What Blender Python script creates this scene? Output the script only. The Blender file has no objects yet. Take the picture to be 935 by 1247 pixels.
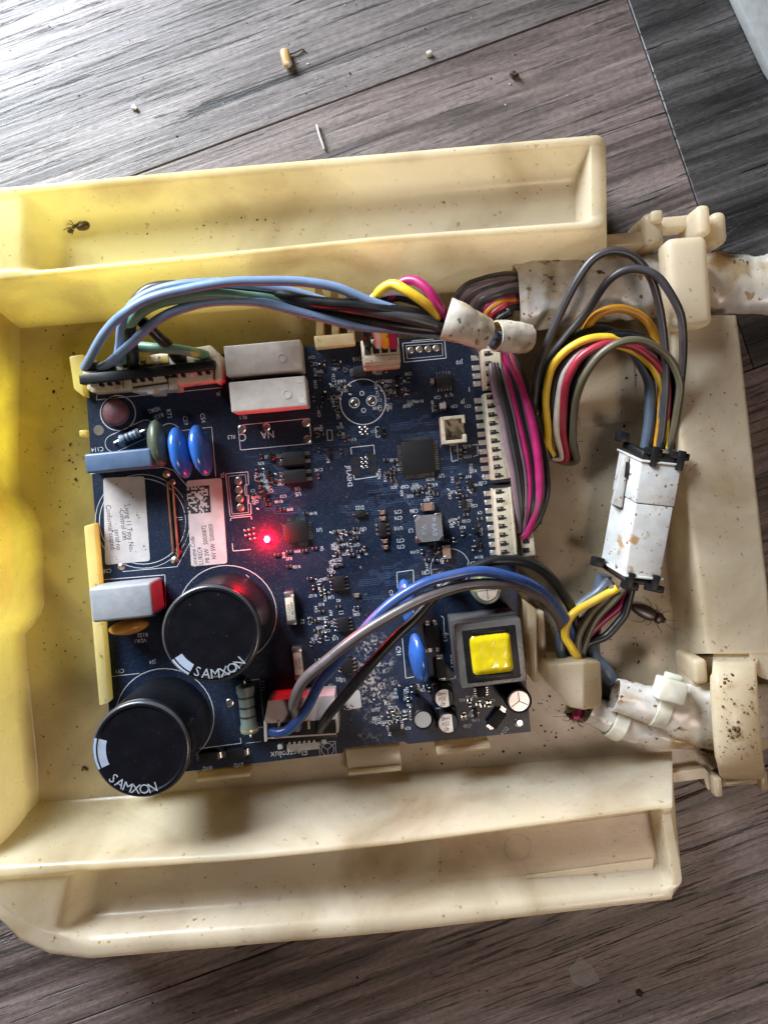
import bpy, bmesh, math, random
from mathutils import Vector, Matrix, noise
random.seed(7)
SC = bpy.context.scene
COL = SC.collection
MM = 0.001
# ------------------------------------------------------------------ camera
F, CX, CY = 950.0, 467.5, 623.5          # focal length and centre, in photograph pixels
NX, NY = 450.0, 580.0                    # the pixel straight below the lens
HC = 278.0                               # lens height over the floor, mm
_d = Vector((NX-CX, -(NY-CY), -F)).normalized()
_zc = -_d
_xc = (Vector((1,0,0)) - _zc*_zc.x).normalized()
_yc = _zc.cross(_xc)
RT = Matrix((_xc, _yc, _zc))             # camera space -> world
cam_d = bpy.data.cameras.new('camera'); cam = bpy.data.objects.new('camera', cam_d); COL.objects.link(cam)
cam_d.sensor_width = 36; cam_d.lens = F/1247*36; cam_d.clip_start = 0.005; cam_d.clip_end = 20
cam.matrix_world = Matrix.Translation((0,0,HC*MM)) @ RT.to_4x4()
SC.camera = cam
# ------------------------------------------------------------------ light
W = bpy.data.worlds.new('World'); SC.world = W; W.use_nodes = True
W.node_tree.nodes['Background'].inputs[0].default_value = (0.62,0.62,0.66,1)
W.node_tree.nodes['Background'].inputs[1].default_value = 0.018
def area(name, loc, target, size, power, col, sizey=None, spread=180):
    l = bpy.data.lights.new(name, 'AREA'); l.energy = power; l.color = col
    l.shape = 'RECTANGLE'; l.size = size; l.size_y = sizey or size
    o = bpy.data.objects.new(name, l); COL.objects.link(o); o.location = loc
    o.rotation_euler = (Vector(target)-Vector(loc)).to_track_quat('-Z','Y').to_euler()
    l.spread=math.radians(spread)
    return o
area('window_light', (-0.42,0.44,0.26), (-0.13,0.09,0.0), 0.36, 3.9, (0.84,0.92,1.0), 0.30, 74)
area('ceiling_light', (0.27,-0.30,0.60), (0.07,-0.03,0), 0.15, 1.45, (1.0,0.80,0.68))
SC.view_settings.view_transform = 'Standard'; SC.view_settings.look = 'None'
SC.view_settings.exposure = 0.0; SC.view_settings.gamma = 1.0
SC.render.engine = 'CYCLES'
SC.cycles.use_denoising = True
SC.cycles.max_bounces = 8; SC.cycles.caustics_reflective = False; SC.cycles.caustics_refractive = False
SC.cycles.sample_clamp_indirect = 6.0

# ------------------------------------------------------------------ helpers
def P(px, py, z=0.0):
    """photograph pixel -> world point (mm) on the level plane at height z (mm)"""
    r = RT @ Vector(((px-CX)/F, -(py-CY)/F, -1.0))
    t = (z-HC)/r.z
    return Vector((r.x*t, r.y*t, z))
def K(z): return F/(HC-z)                # pixels per mm at height z
ZB = 14.0                                # upper face of the circuit board
ZF = 4.0                                 # inside floor of the tray
BA = math.radians(5.6)                   # how the board is turned
def rz(a): return Matrix.Rotation(a, 3, 'Z')

class MB:
    def __init__(s): s.v=[]; s.f=[]
    def add(s, vs, fs, M=None, off=(0,0,0)):
        n=len(s.v); off=Vector(off)
        for v in vs:
            v=Vector(v)
            if M is not None: v=M@v
            s.v.append(v+off)
        s.f += [tuple(i+n for i in f) for f in fs]
        return s
    def box(s, c, size, ang=0, bev=0, seg=2, M=None):
        bm=bmesh.new(); bmesh.ops.create_cube(bm,size=1)
        for v in bm.verts: v.co=Vector((v.co.x*size[0],v.co.y*size[1],v.co.z*size[2]))
        if bev>0: bmesh.ops.bevel(bm,geom=list(bm.edges),offset=min(bev,min(size)*0.49),segments=seg,affect='EDGES',profile=0.5)
        bm.verts.index_update()
        R = M if M is not None else rz(ang)
        s.add([v.co.copy() for v in bm.verts],[[v.index for v in f.verts] for f in bm.faces],R,c); bm.free(); return s
    def lathe(s, prof, n=32, c=(0,0,0), M=None, sx=1, sy=1, caps=True):
        """prof: (r,z) from bottom to top"""
        vs=[];fs=[];m=len(prof)
        for k in range(n):
            a=2*math.pi*k/n
            for r,z in prof: vs.append((r*math.cos(a)*sx,r*math.sin(a)*sy,z))
        for k in range(n):
            q=(k+1)%n
            for j in range(m-1): fs.append((k*m+j,q*m+j,q*m+j+1,k*m+j+1))
        if caps and prof[0][0]>1e-6: fs.append(tuple(k*m for k in reversed(range(n))))
        if caps and prof[-1][0]>1e-6: fs.append(tuple(k*m+m-1 for k in range(n)))
        return s.add(vs,fs,M,c)
    def prism(s, poly, z0, z1):
        n=len(poly)
        vs=[(p[0],p[1],z0) for p in poly]+[(p[0],p[1],z1) for p in poly]
        ar=sum(poly[i][0]*poly[(i+1)%n][1]-poly[(i+1)%n][0]*poly[i][1] for i in range(n))
        o=list(range(n)); 
        if ar<0: o=o[::-1]
        fs=[tuple(reversed(o)),tuple(i+n for i in o)]
        for k in range(n):
            a,b=o[k],o[(k+1)%n]; fs.append((a,b,b+n,a+n))
        return s.add(vs,fs)
    def flat(s, poly, z):
        n=len(poly); ar=sum(poly[i][0]*poly[(i+1)%n][1]-poly[(i+1)%n][0]*poly[i][1] for i in range(n))
        o=list(range(n)); 
        if ar<0:o=o[::-1]
        return s.add([(p[0],p[1],z) for p in poly],[tuple(o)])
    def ring(s, c, r, w, z, n=40):
        vs=[];fs=[]
        for k in range(n):
            a=2*math.pi*k/n
            for q in (r-w/2,r+w/2): vs.append((c[0]+q*math.cos(a),c[1]+q*math.sin(a),z))
        for k in range(n):
            q=(k+1)%n; fs.append((2*k,2*k+1,2*q+1,2*q))
        return s.add(vs,fs)
    def line(s, pts, w, z):
        for a,b in zip(pts,pts[1:]):
            a=Vector(a[:2]);b=Vector(b[:2]);d=(b-a)
            if d.length<1e-6: continue
            d.normalize();n=Vector((-d.y,d.x))*w/2;e=d*w/2*0.9
            s.add([(*(a-n-e),z),(*(b-n+e),z),(*(b+n+e),z),(*(a+n-e),z)],[(0,1,2,3)])
        return s
    def tube(s, pts, r, n=10, caps=True):
        """pts: world points; r: number or list"""
        m=len(pts); prev=None; base=len(s.v)
        for i,p in enumerate(pts):
            t=(pts[min(i+1,m-1)]-pts[max(i-1,0)]).normalized()
            if prev is None:
                u=t.cross(Vector((0,0,1)))
                if u.length<1e-3: u=t.cross(Vector((1,0,0)))
            else: u=prev-t*prev.dot(t)
            u.normalize(); prev=u; w=t.cross(u)
            rr=r[i] if isinstance(r,(list,tuple)) else r
            for k in range(n):
                a=2*math.pi*k/n
                s.v.append(p+(u*math.cos(a)+w*math.sin(a))*rr)
        for i in range(m-1):
            for k in range(n):
                q=(k+1)%n
                s.f.append((base+i*n+k,base+i*n+q,base+(i+1)*n+q,base+(i+1)*n+k))
        if caps:
            s.f.append(tuple(base+k for k in reversed(range(n)))); s.f.append(tuple(base+(m-1)*n+k for k in range(n)))
        return s
    def mesh(s, name, mat, smooth=40):
        me=bpy.data.meshes.new(name)
        me.from_pydata([tuple(v*MM) for v in map(Vector,s.v)],[],s.f)
        me.update()
        if smooth:
            me.shade_smooth(); me.set_sharp_from_angle(angle=math.radians(smooth))
        if mat: me.materials.append(mat)
        return me
def ob(name, data, parent=None, loc=(0,0,0), rot=0):
    """loc in mm, in the parent's frame"""
    o=bpy.data.objects.new(name,data); COL.objects.link(o)
    o.location=Vector(loc)*MM
    o.rotation_euler=(0,0,rot)
    if parent: o.parent=parent
    return o
def tag(o,label=None,cat=None,group=None,kind=None):
    if label:o['label']=label
    if cat:o['category']=cat
    if group:o['group']=group
    if kind:o['kind']=kind
    return o
def thing(name,label,cat,loc,group=None):
    o=ob(name,None,None,loc); o.empty_display_size=0.01
    o['org']=list(loc)
    return tag(o,label,cat,group)
def wpart(name, mb, mat, parent, smooth=40):
    """a part whose points are world mm"""
    org=Vector(parent['org']) if parent is not None and 'org' in parent else Vector((0,0,0))
    mb.v=[Vector(v)-org for v in mb.v]
    return ob(name, mb.mesh(name,mat,smooth), parent)
def cat_rom(pts, k=8):
    out=[]; n=len(pts)
    for i in range(n-1):
        p0=pts[max(i-1,0)];p1=pts[i];p2=pts[i+1];p3=pts[min(i+2,n-1)]
        for j in range(k):
            t=j/k
            out.append(0.5*((2*p1)+(p2-p0)*t+(2*p0-5*p1+4*p2-p3)*t*t+(3*p1-p0-3*p2+p3)*t**3))
    out.append(pts[-1]); return out

# ------------------------------------------------------------------ materials
MATS={}
def mat(name, col, rough=0.5, metal=0, spec=0.5, var=0.12, vscale=250, bump=0.0, bscale=900, sss=0, sssr=(1,.7,.4), sssd=0.003, col2=None, spots=None, coat=0, emis=None, trans=0):
    if name in MATS: return MATS[name]
    m=bpy.data.materials.new(name); m.use_nodes=True; N=m.node_tree.nodes; L=m.node_tree.links
    b=N['Principled BSDF']
    b.inputs['Roughness'].default_value=rough; b.inputs['Metallic'].default_value=metal
    b.inputs['Specular IOR Level'].default_value=spec
    tc=N.new('ShaderNodeTexCoord')
    nz=N.new('ShaderNodeTexNoise'); nz.inputs['Scale'].default_value=vscale; nz.inputs['Detail'].default_value=5
    L.new(tc.outputs['Object'],nz.inputs['Vector'])
    rp=N.new('ShaderNodeValToRGB'); rp.color_ramp.elements[0].position=0.3; rp.color_ramp.elements[1].position=0.7
    c2=col2 or tuple(min(1,c*(1+var)) for c in col)
    rp.color_ramp.elements[0].color=(*[c*(1-var) for c in col],1); rp.color_ramp.elements[1].color=(*c2,1)
    L.new(nz.outputs['Fac'],rp.inputs['Fac']); out=rp.outputs['Color']
    if spots:   # list of (scale, threshold, colour, softness)
        for sc_,th,cc,soft in spots:
            n2=N.new('ShaderNodeTexNoise'); n2.inputs['Scale'].default_value=sc_; n2.inputs['Detail'].default_value=3
            L.new(tc.outputs['Object'],n2.inputs['Vector'])
            r2=N.new('ShaderNodeValToRGB'); r2.color_ramp.elements[0].position=th; r2.color_ramp.elements[1].position=min(1,th+soft)
            L.new(n2.outputs['Fac'],r2.inputs['Fac'])
            mx=N.new('ShaderNodeMix'); mx.data_type='RGBA'
            L.new(r2.outputs['Color'],mx.inputs['Factor']); L.new(out,mx.inputs['A']); mx.inputs['B'].default_value=(*cc,1)
            out=mx.outputs['Result']
    L.new(out,b.inputs['Base Color'])
    rr=N.new('ShaderNodeMapRange'); rr.inputs['To Min'].default_value=max(0,rough-0.1); rr.inputs['To Max'].default_value=min(1,rough+0.12)
    L.new(nz.outputs['Fac'],rr.inputs['Value']); L.new(rr.outputs['Result'],b.inputs['Roughness'])
    if bump:
        n3=N.new('ShaderNodeTexNoise'); n3.inputs['Scale'].default_value=bscale; n3.inputs['Detail'].default_value=4
        L.new(tc.outputs['Object'],n3.inputs['Vector'])
        bp=N.new('ShaderNodeBump'); bp.inputs['Strength'].default_value=bump; bp.inputs['Distance'].default_value=0.0004
        L.new(n3.outputs['Fac'],bp.inputs['Height']); L.new(bp.outputs['Normal'],b.inputs['Normal'])
    if sss:
        b.inputs['Subsurface Weight'].default_value=sss; b.inputs['Subsurface Radius'].default_value=sssr; b.inputs['Subsurface Scale'].default_value=sssd
    if coat: b.inputs['Coat Weight'].default_value=coat; b.inputs['Coat Roughness'].default_value=0.12
    if trans: b.inputs['Transmission Weight'].default_value=trans
    if emis:
        b.inputs['Emission Color'].default_value=(*emis[0],1); b.inputs['Emission Strength'].default_value=emis[1]
    MATS[name]=m; return m

def wood_mat(name, dark, mid, light, seed):
    m=bpy.data.materials.new(name); m.use_nodes=True; N=m.node_tree.nodes; L=m.node_tree.links; b=N['Principled BSDF']
    tc=N.new('ShaderNodeTexCoord'); mp=N.new('ShaderNodeMapping'); mp.inputs['Location'].default_value=(seed*3.1,seed*1.7,seed)
    L.new(tc.outputs['Object'],mp.inputs['Vector'])
    def stretched(sx,sy,detail,dist=0.0,rough=.6):
        q=N.new('ShaderNodeMapping'); q.inputs['Scale'].default_value=(sx,sy,sy); L.new(mp.outputs['Vector'],q.inputs['Vector'])
        n=N.new('ShaderNodeTexNoise'); n.inputs['Scale'].default_value=1; n.inputs['Detail'].default_value=detail; n.inputs['Distortion'].default_value=dist; n.inputs['Roughness'].default_value=rough
        L.new(q.outputs['Vector'],n.inputs['Vector']); return n.outputs['Fac']
    def ramp(fac, els):
        r=N.new('ShaderNodeValToRGB')
        while len(r.color_ramp.elements)<len(els): r.color_ramp.elements.new(0.5)
        for e,(p,c) in zip(r.color_ramp.elements,els): e.position=p; e.color=(*c,1) if len(c)==3 else c
        L.new(fac,r.inputs['Fac']); return r.outputs['Color']
    def mix(a,bb,fac,mode='MIX'):
        x=N.new('ShaderNodeMix'); x.data_type='RGBA'; x.blend_type=mode
        if isinstance(fac,float): x.inputs['Factor'].default_value=fac
        else: L.new(fac,x.inputs['Factor'])
        for s,k in ((a,'A'),(bb,'B')):
            if isinstance(s,tuple): x.inputs[k].default_value=(*s,1)
            else: L.new(s,x.inputs[k])
        return x.outputs['Result']
    mott=stretched(420,700,5,0,.7); broad=stretched(5.5,75,7,1.8); fine=stretched(14,420,7,0.5,.72); pore=stretched(30,800,4,0.3,.65); crack=stretched(9,240,5,1.0,.6)
    c=ramp(broad,[(0.36,dark),(0.5,mid),(0.66,light)])
    c=mix(c,ramp(fine,[(0.32,(.42,.42,.42)),(0.62,(1.12,1.12,1.12))]),0.7,'MULTIPLY')
    c=mix(c,ramp(mott,[(0.32,(.5,.5,.5)),(0.6,(1.12,1.12,1.12))]),0.7,'MULTIPLY')
    pm=ramp(pore,[(0.35,(.8,.8,.8)),(0.42,(0,0,0))]); c=mix(c,tuple(x*.5 for x in dark),pm)
    cm=ramp(crack,[(0.34,(1,1,1)),(0.365,(0,0,0))]); c=mix(c,tuple(x*.2 for x in dark),cm)
    L.new(c,b.inputs['Base Color'])
    b.inputs['Roughness'].default_value=0.42; b.inputs['Specular IOR Level'].default_value=0.55
    rr=N.new('ShaderNodeMapRange'); rr.inputs['To Min'].default_value=0.30; rr.inputs['To Max'].default_value=0.55; L.new(fine,rr.inputs['Value']); L.new(rr.outputs['Result'],b.inputs['Roughness'])
    ad=N.new('ShaderNodeMath'); ad.operation='ADD'; L.new(fine,ad.inputs[0])
    mu=N.new('ShaderNodeMath'); mu.operation='MULTIPLY'; mu.inputs[1].default_value=-1.2; L.new(pm,mu.inputs[0]); L.new(mu.outputs[0],ad.inputs[1])
    a2=N.new('ShaderNodeMath'); a2.operation='ADD'; mu2=N.new('ShaderNodeMath'); mu2.operation='MULTIPLY'; mu2.inputs[1].default_value=-1.5; L.new(cm,mu2.inputs[0]); L.new(ad.outputs[0],a2.inputs[0]); L.new(mu2.outputs[0],a2.inputs[1])
    bp=N.new('ShaderNodeBump'); bp.inputs['Strength'].default_value=0.7; bp.inputs['Distance'].default_value=0.0004; L.new(a2.outputs[0],bp.inputs['Height']); L.new(bp.outputs['Normal'],b.inputs['Normal'])
    return m

def tray_mat():
    """aged ABS: cream, a yellow light glow painted in at one end, fine scratches, faint grime"""
    m=bpy.data.materials.new('aged_plastic'); m.use_nodes=True; N=m.node_tree.nodes; L=m.node_tree.links; b=N['Principled BSDF']
    g=N.new('ShaderNodeNewGeometry')
    def nz(sc,det=4,dist=0):
        n=N.new('ShaderNodeTexNoise'); n.inputs['Scale'].default_value=sc; n.inputs['Detail'].default_value=det; n.inputs['Distortion'].default_value=dist; L.new(g.outputs['Position'],n.inputs['Vector']); return n.outputs['Fac']
    sep=N.new('ShaderNodeSeparateXYZ'); L.new(g.outputs['Position'],sep.inputs['Vector'])
    # glow of light through the plastic, painted in yellow: strongest toward one end, noise-broken
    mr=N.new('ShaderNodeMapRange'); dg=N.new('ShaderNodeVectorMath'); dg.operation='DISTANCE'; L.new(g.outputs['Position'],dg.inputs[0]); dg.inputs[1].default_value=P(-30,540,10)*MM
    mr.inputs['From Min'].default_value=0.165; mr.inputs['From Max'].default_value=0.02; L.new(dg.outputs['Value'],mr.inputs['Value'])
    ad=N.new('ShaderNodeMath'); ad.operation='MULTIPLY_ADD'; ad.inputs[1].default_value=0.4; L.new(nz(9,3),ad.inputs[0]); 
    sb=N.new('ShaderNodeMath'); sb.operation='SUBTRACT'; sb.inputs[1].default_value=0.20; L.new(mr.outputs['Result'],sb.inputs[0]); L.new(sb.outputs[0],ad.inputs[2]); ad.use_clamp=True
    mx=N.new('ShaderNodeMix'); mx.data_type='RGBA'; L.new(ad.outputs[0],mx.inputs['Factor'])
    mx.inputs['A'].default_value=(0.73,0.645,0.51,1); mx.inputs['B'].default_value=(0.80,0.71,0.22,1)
    # grime
    r=N.new('ShaderNodeValToRGB'); r.color_ramp.elements[0].position=0.47; r.color_ramp.elements[1].position=0.80; L.new(nz(28,7,.5),r.inputs['Fac'])
    m2=N.new('ShaderNodeMix'); m2.data_type='RGBA'; L.new(r.outputs['Color'],m2.inputs['Factor']); L.new(mx.outputs['Result'],m2.inputs['A']); m2.inputs['B'].default_value=(0.40,0.29,0.16,1)
    sp=N.new('ShaderNodeValToRGB'); sp.color_ramp.elements[0].position=0.675; sp.color_ramp.elements[1].position=0.70; L.new(nz(620,3),sp.inputs['Fac'])
    m3=N.new('ShaderNodeMix'); m3.data_type='RGBA'; L.new(sp.outputs['Color'],m3.inputs['Factor']); L.new(m2.outputs['Result'],m3.inputs['A']); m3.inputs['B'].default_value=(0.30,0.18,0.08,1)
    L.new(m3.outputs['Result'],b.inputs['Base Color'])
    rr=N.new('ShaderNodeMapRange'); rr.inputs['To Min'].default_value=0.16; rr.inputs['To Max'].default_value=0.36; L.new(nz(120,5),rr.inputs['Value']); L.new(rr.outputs['Result'],b.inputs['Roughness'])
    b.inputs['Specular IOR Level'].default_value=0.5
    b.inputs['Subsurface Weight'].default_value=0.5; b.inputs['Subsurface Radius'].default_value=(1.0,0.8,0.35); b.inputs['Subsurface Scale'].default_value=0.004
    tl=N.new('ShaderNodeBsdfTranslucent'); hs=N.new('ShaderNodeHueSaturation'); hs.inputs['Saturation'].default_value=1.05; hs.inputs['Value'].default_value=1.3; L.new(m2.outputs['Result'],hs.inputs['Color']); L.new(hs.outputs['Color'],tl.inputs['Color'])
    ms=N.new('ShaderNodeMixShader'); ms.inputs[0].default_value=0.50; L.new(b.outputs[0],ms.inputs[1]); L.new(tl.outputs[0],ms.inputs[2]); L.new(ms.outputs[0],N['Material Output'].inputs['Surface'])
    bp=N.new('ShaderNodeBump'); bp.inputs['Strength'].default_value=0.12; bp.inputs['Distance'].default_value=0.0003; L.new(nz(1500,3),bp.inputs['Height']); L.new(bp.outputs['Normal'],b.inputs['Normal'])
    return m

def pcb_mat():
    m=bpy.data.materials.new('solder_mask'); m.use_nodes=True; N=m.node_tree.nodes; L=m.node_tree.links; b=N['Principled BSDF']
    g=N.new('ShaderNodeNewGeometry')
    def nz(sc,det=4,dist=0,stretch=None):
        n=N.new('ShaderNodeTexNoise'); n.inputs['Scale'].default_value=sc; n.inputs['Detail'].default_value=det; n.inputs['Distortion'].default_value=dist
        if stretch:
            mp=N.new('ShaderNodeMapping'); mp.inputs['Scale'].default_value=stretch; mp.inputs['Rotation'].default_value=(0,0,-BA); L.new(g.outputs['Position'],mp.inputs['Vector']); L.new(mp.outputs['Vector'],n.inputs['Vector'])
        else: L.new(g.outputs['Position'],n.inputs['Vector'])
        return n.outputs['Fac']
    r=N.new('ShaderNodeValToRGB'); r.color_ramp.elements[0].position=.35; r.color_ramp.elements[1].position=.7
    r.color_ramp.elements[0].color=(0.0040,0.009,0.024,1); r.color_ramp.elements[1].color=(0.007,0.016,0.040,1); L.new(nz(60),r.inputs['Fac'])
    out=r.outputs['Color']
    # dried flux / coating residue: a patch of its own near the lower middle of the board
    c=P(452,822,ZB)*MM
    sub=N.new('ShaderNodeVectorMath'); sub.operation='SUBTRACT'; L.new(g.outputs['Position'],sub.inputs[0]); sub.inputs[1].default_value=c
    mp=N.new('ShaderNodeMapping'); mp.inputs['Rotation'].default_value=(0,0,math.radians(-28)); mp.inputs['Scale'].default_value=(1/0.010,1/0.026,1); L.new(sub.outputs[0],mp.inputs['Vector'])
    ln=N.new('ShaderNodeVectorMath'); ln.operation='LENGTH'; L.new(mp.outputs['Vector'],ln.inputs[0])
    q=N.new('ShaderNodeMath'); q.operation='MULTIPLY_ADD'; q.inputs[1].default_value=1.6; L.new(nz(140,6,.8),q.inputs[0]); L.new(ln.outputs['Value'],q.inputs[2])
    rr=N.new('ShaderNodeValToRGB'); rr.color_ramp.elements[0].position=.0; rr.color_ramp.elements[1].position=1
    mr=N.new('ShaderNodeMapRange'); mr.inputs['From Min'].default_value=1.62; mr.inputs['From Max'].default_value=1.05; L.new(q.outputs[0],mr.inputs['Value'])
    mott=N.new('ShaderNodeMapRange'); mott.inputs['From Min'].default_value=.50; mott.inputs['From Max'].default_value=.60; L.new(nz(620,7,1.2),mott.inputs['Value'])
    mu=N.new('ShaderNodeMath'); mu.operation='MULTIPLY'; L.new(mr.outputs['Result'],mu.inputs[0]); L.new(mott.outputs['Result'],mu.inputs[1])
    mx=N.new('ShaderNodeMix'); mx.data_type='RGBA'; L.new(mu.outputs[0],mx.inputs['Factor']); L.new(out,mx.inputs['A']); mx.inputs['B'].default_value=(0.33,0.285,0.27,1)
    # dust
    d=N.new('ShaderNodeValToRGB'); d.color_ramp.elements[0].position=.60; d.color_ramp.elements[1].position=.66; L.new(nz(2600,2),d.inputs['Fac'])
    dm=N.new('ShaderNodeMath'); dm.operation='MULTIPLY'; dm.inputs[1].default_value=.10; L.new(d.outputs['Color'],dm.inputs[0])
    m2=N.new('ShaderNodeMix'); m2.data_type='RGBA'; L.new(dm.outputs[0],m2.inputs['Factor']); L.new(mx.outputs['Result'],m2.inputs['A']); m2.inputs['B'].default_value=(.35,.36,.38,1)
    L.new(m2.outputs['Result'],b.inputs['Base Color'])
    b.inputs['Specular IOR Level'].default_value=.4; rg=N.new('ShaderNodeMapRange'); rg.inputs['To Min'].default_value=.30; rg.inputs['To Max'].default_value=.55; L.new(nz(180,6),rg.inputs['Value']); L.new(rg.outputs['Result'],b.inputs['Roughness'])
    bp=N.new('ShaderNodeBump'); bp.inputs['Strength'].default_value=.15; bp.inputs['Distance'].default_value=.0002; L.new(nz(900,3),bp.inputs['Height']); L.new(bp.outputs['Normal'],b.inputs['Normal'])
    return m

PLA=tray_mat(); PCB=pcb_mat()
SILK=mat('silkscreen_ink',(.56,.58,.60),.6)
TRACE=mat('masked_copper',(.040,.070,.135),.35)
SOLD=mat('solder',(.72,.70,.67),.28,1,bump=.2)
PAD=mat('tinned_pad',(.78,.74,.68),.35,.9,bump=.3,bscale=2500)
GOLD=mat('gold_pad',(.52,.44,.36),.35,.9)
COP=mat('copper_wire',(.55,.33,.20),.35,.9)
EPOX=mat('black_epoxy',(.008,.008,.009),.6,spec=.25,bump=.25,bscale=4000)
BLK=mat('black_plastic',(.007,.007,.008),.45,spec=.3,bump=.1)
SLEEVE=mat('capacitor_sleeve',(.005,.005,.007),.33,spec=.2,spots=[(700,.71,(.04,.04,.04),.05)],bump=.35,bscale=260)
HOLE=mat('dark_recess',(.006,.006,.008),.8)
STRIPE=mat('pale_stripe_ink',(.30,.35,.45),.5)
LETTER=mat('sleeve_lettering',(.30,.32,.36),.55,spots=[(900,.60,(.08,.08,.09),.08)])
LABEL=mat('label_paper',(.46,.43,.42),.6,spots=[(220,.66,(.40,.33,.28),.12)])
INK=mat('black_ink',(.02,.02,.022),.6)
CREAM=mat('cream_nylon',(.50,.44,.33),.5,sss=.15,spots=[(200,.56,(.30,.22,.12),.15),(900,.66,(.10,.07,.04),.05)],bump=.15)
RELAY=mat('relay_case',(.55,.50,.46),.5,spots=[(1500,.68,(.36,.30,.25),.05)],bump=.1)
WHITE=mat('white_nylon',(.48,.475,.46),.42,sss=.2,spots=[(60,.52,(.52,.44,.33),.25),(150,.62,(.34,.20,.09),.08),(520,.65,(.14,.08,.04),.04)],bump=.12)
SLV=mat('white_sleeving',(.62,.57,.52),.26,sss=.35,sssd=.004,spots=[(38,.48,(.54,.42,.28),.3),(75,.56,(.40,.25,.11),.12),(210,.63,(.30,.17,.07),.05),(420,.655,(.14,.07,.03),.03)],bump=.12,bscale=120)
TAPE=mat('soiled_tape',(.56,.51,.44),.5,sss=.2,spots=[(60,.44,(.40,.32,.20),.14),(150,.52,(.27,.20,.11),.16),(420,.59,(.12,.08,.05),.10)],bump=.4,bscale=350)
BLUEC=mat('blue_epoxy',(.025,.10,.36),.22,coat=.4,bump=.12,bscale=500)
BLUEF=mat('slate_blue_case',(.055,.09,.16),.45,bump=.1)
GREENC=mat('olive_epoxy',(.06,.075,.05),.4,bump=.15)
MAROON=mat('maroon_epoxy',(.11,.035,.045),.55,bump=.5,bscale=700,var=.3)
ORANGEC=mat('orange_epoxy',(.50,.22,.035),.35,bump=.1)
GREYB=mat('grey_case',(.24,.25,.27),.55,bump=.15)
RESB=mat('grey_green_resistor',(.12,.15,.13),.5)
RESL=mat('blue_grey_resistor',(.16,.22,.27),.4)
FRAME=mat('core_frame',(.15,.145,.135),.4,.35,bump=.3,bscale=1200)
FERR=mat('ferrite',(.055,.052,.052),.55,bump=.4,bscale=1500)
INDU=mat('inductor_case',(.15,.14,.145),.55,bump=.4,bscale=2500)
YTAPE=mat('yellow_film_tape',(.72,.56,.01),.16,coat=.6,bump=.5,bscale=260)
ALU=mat('can_top',(.70,.69,.67),.32,.55,bump=.05)
CERB=mat('brown_ceramic',(.26,.15,.10),.45)
FUSE=mat('fuse_ceramic',(.52,.45,.36),.55)
LEDM=mat('led_lens',(1,.2,.2),.3,emis=((1,.12,.14),50))
def wirem(n,c,r=.38,spots=None): return mat('insulation_'+n,c,r,var=.10,bump=.12,bscale=400,spots=spots or [(420,.68,tuple(x*.45 for x in c),.06),(70,.58,tuple(x*.7+.035 for x in c),.15)])
WBL=wirem('blue',(.15,.22,.35)); WBL2=wirem('deep_blue',(.030,.070,.23),.28); WBK=wirem('black',(.009,.009,.010)); WGY=wirem('grey',(.045,.041,.043)); WGR=wirem('green',(.12,.24,.17),spots=[(55,.52,(.42,.44,.08),.05)])
WYE=wirem('yellow',(.78,.50,.03)); WOR=wirem('orange',(.62,.28,.02)); WMG=wirem('magenta',(.33,.012,.10)); WRD=wirem('red',(.33,.02,.04)); WWH=wirem('white',(.72,.66,.60)); WBR=wirem('brown_yellow',(.10,.085,.05)); WSL=wirem('slate',(.075,.10,.14)); WPU=wirem('mauve',(.17,.12,.14)); WGB=wirem('taupe',(.10,.082,.082),.3)
ROACH=mat('insect_shell',(.030,.010,.006),.35,coat=.1)
ANTM=mat('ant_shell',(.10,.06,.015),.3)
DIRT=mat('droppings',(.035,.018,.010),.8)
CRUMB=mat('crumb',(.45,.42,.38),.7)
PELL=mat('golden_pellet',(.42,.26,.10),.22,coat=.6,spots=[(300,.55,(.62,.58,.52),.1)])
PANEL=mat('grey_board',(.30,.31,.31),.6,bump=.3,bscale=300)
FLAKE=mat('clear_flake',(.6,.6,.6),.12); FLAKE.node_tree.nodes['Principled BSDF'].inputs['Alpha'].default_value=.22
#BODY
# ------------------------------------------------------------------ floor
GA=math.radians(20.3)
floor=tag(ob('floor',None,None,(0,0,0)),'grey brown laminate floor of wide wood grain planks','floor',kind='structure'); floor['org']=[0,0,0]
WG=[wood_mat('laminate_pale',(.070,.058,.054),(.145,.122,.115),(.225,.193,.183),1),
    wood_mat('laminate_brown',(.085,.064,.058),(.18,.139,.127),(.275,.22,.204),2),
    wood_mat('laminate_charcoal',(.020,.019,.019),(.060,.056,.055),(.12,.112,.11),3)]
_u=Vector((math.cos(GA),math.sin(GA),0)); _n=Vector((-math.sin(GA),math.cos(GA),0))
s1=P(200,200).dot(_n); s2=P(240,1190).dot(_n); e1=P(807,125).dot(_u); pw=(s1-s2)/2
sub=MB(); sub.box((0,0,-9.3),(1500,1500,2),GA); wpart('underlay',sub,mat('underlay',(.05,.05,.05),.9),floor)
rows=[(s1,s1+pw,-500,900,0),(s1-pw,s1,-500,e1,1),(s1-pw,s1,e1,900,2),(s2,s1-pw,-500,P(935,700).dot(_u)-5,1),(s2,s1-pw,P(935,700).dot(_u)-5,900,1),(s2-pw,s2,-500,900,1)]
rows=[(s1,s1+pw,-500,e1,0),(s1,s1+pw,e1,900,2)]+rows[1:]
for v0,v1,u0,u1,k in rows:
    b=MB(); b.box((0,0,-4),(u1-u0-.25,v1-v0-.25,8),0,.35,1)
    c=_u*((u0+u1)/2)+_n*((v0+v1)/2)
    ob('plank',b.mesh('plank',WG[k]),floor,c,GA)

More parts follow.
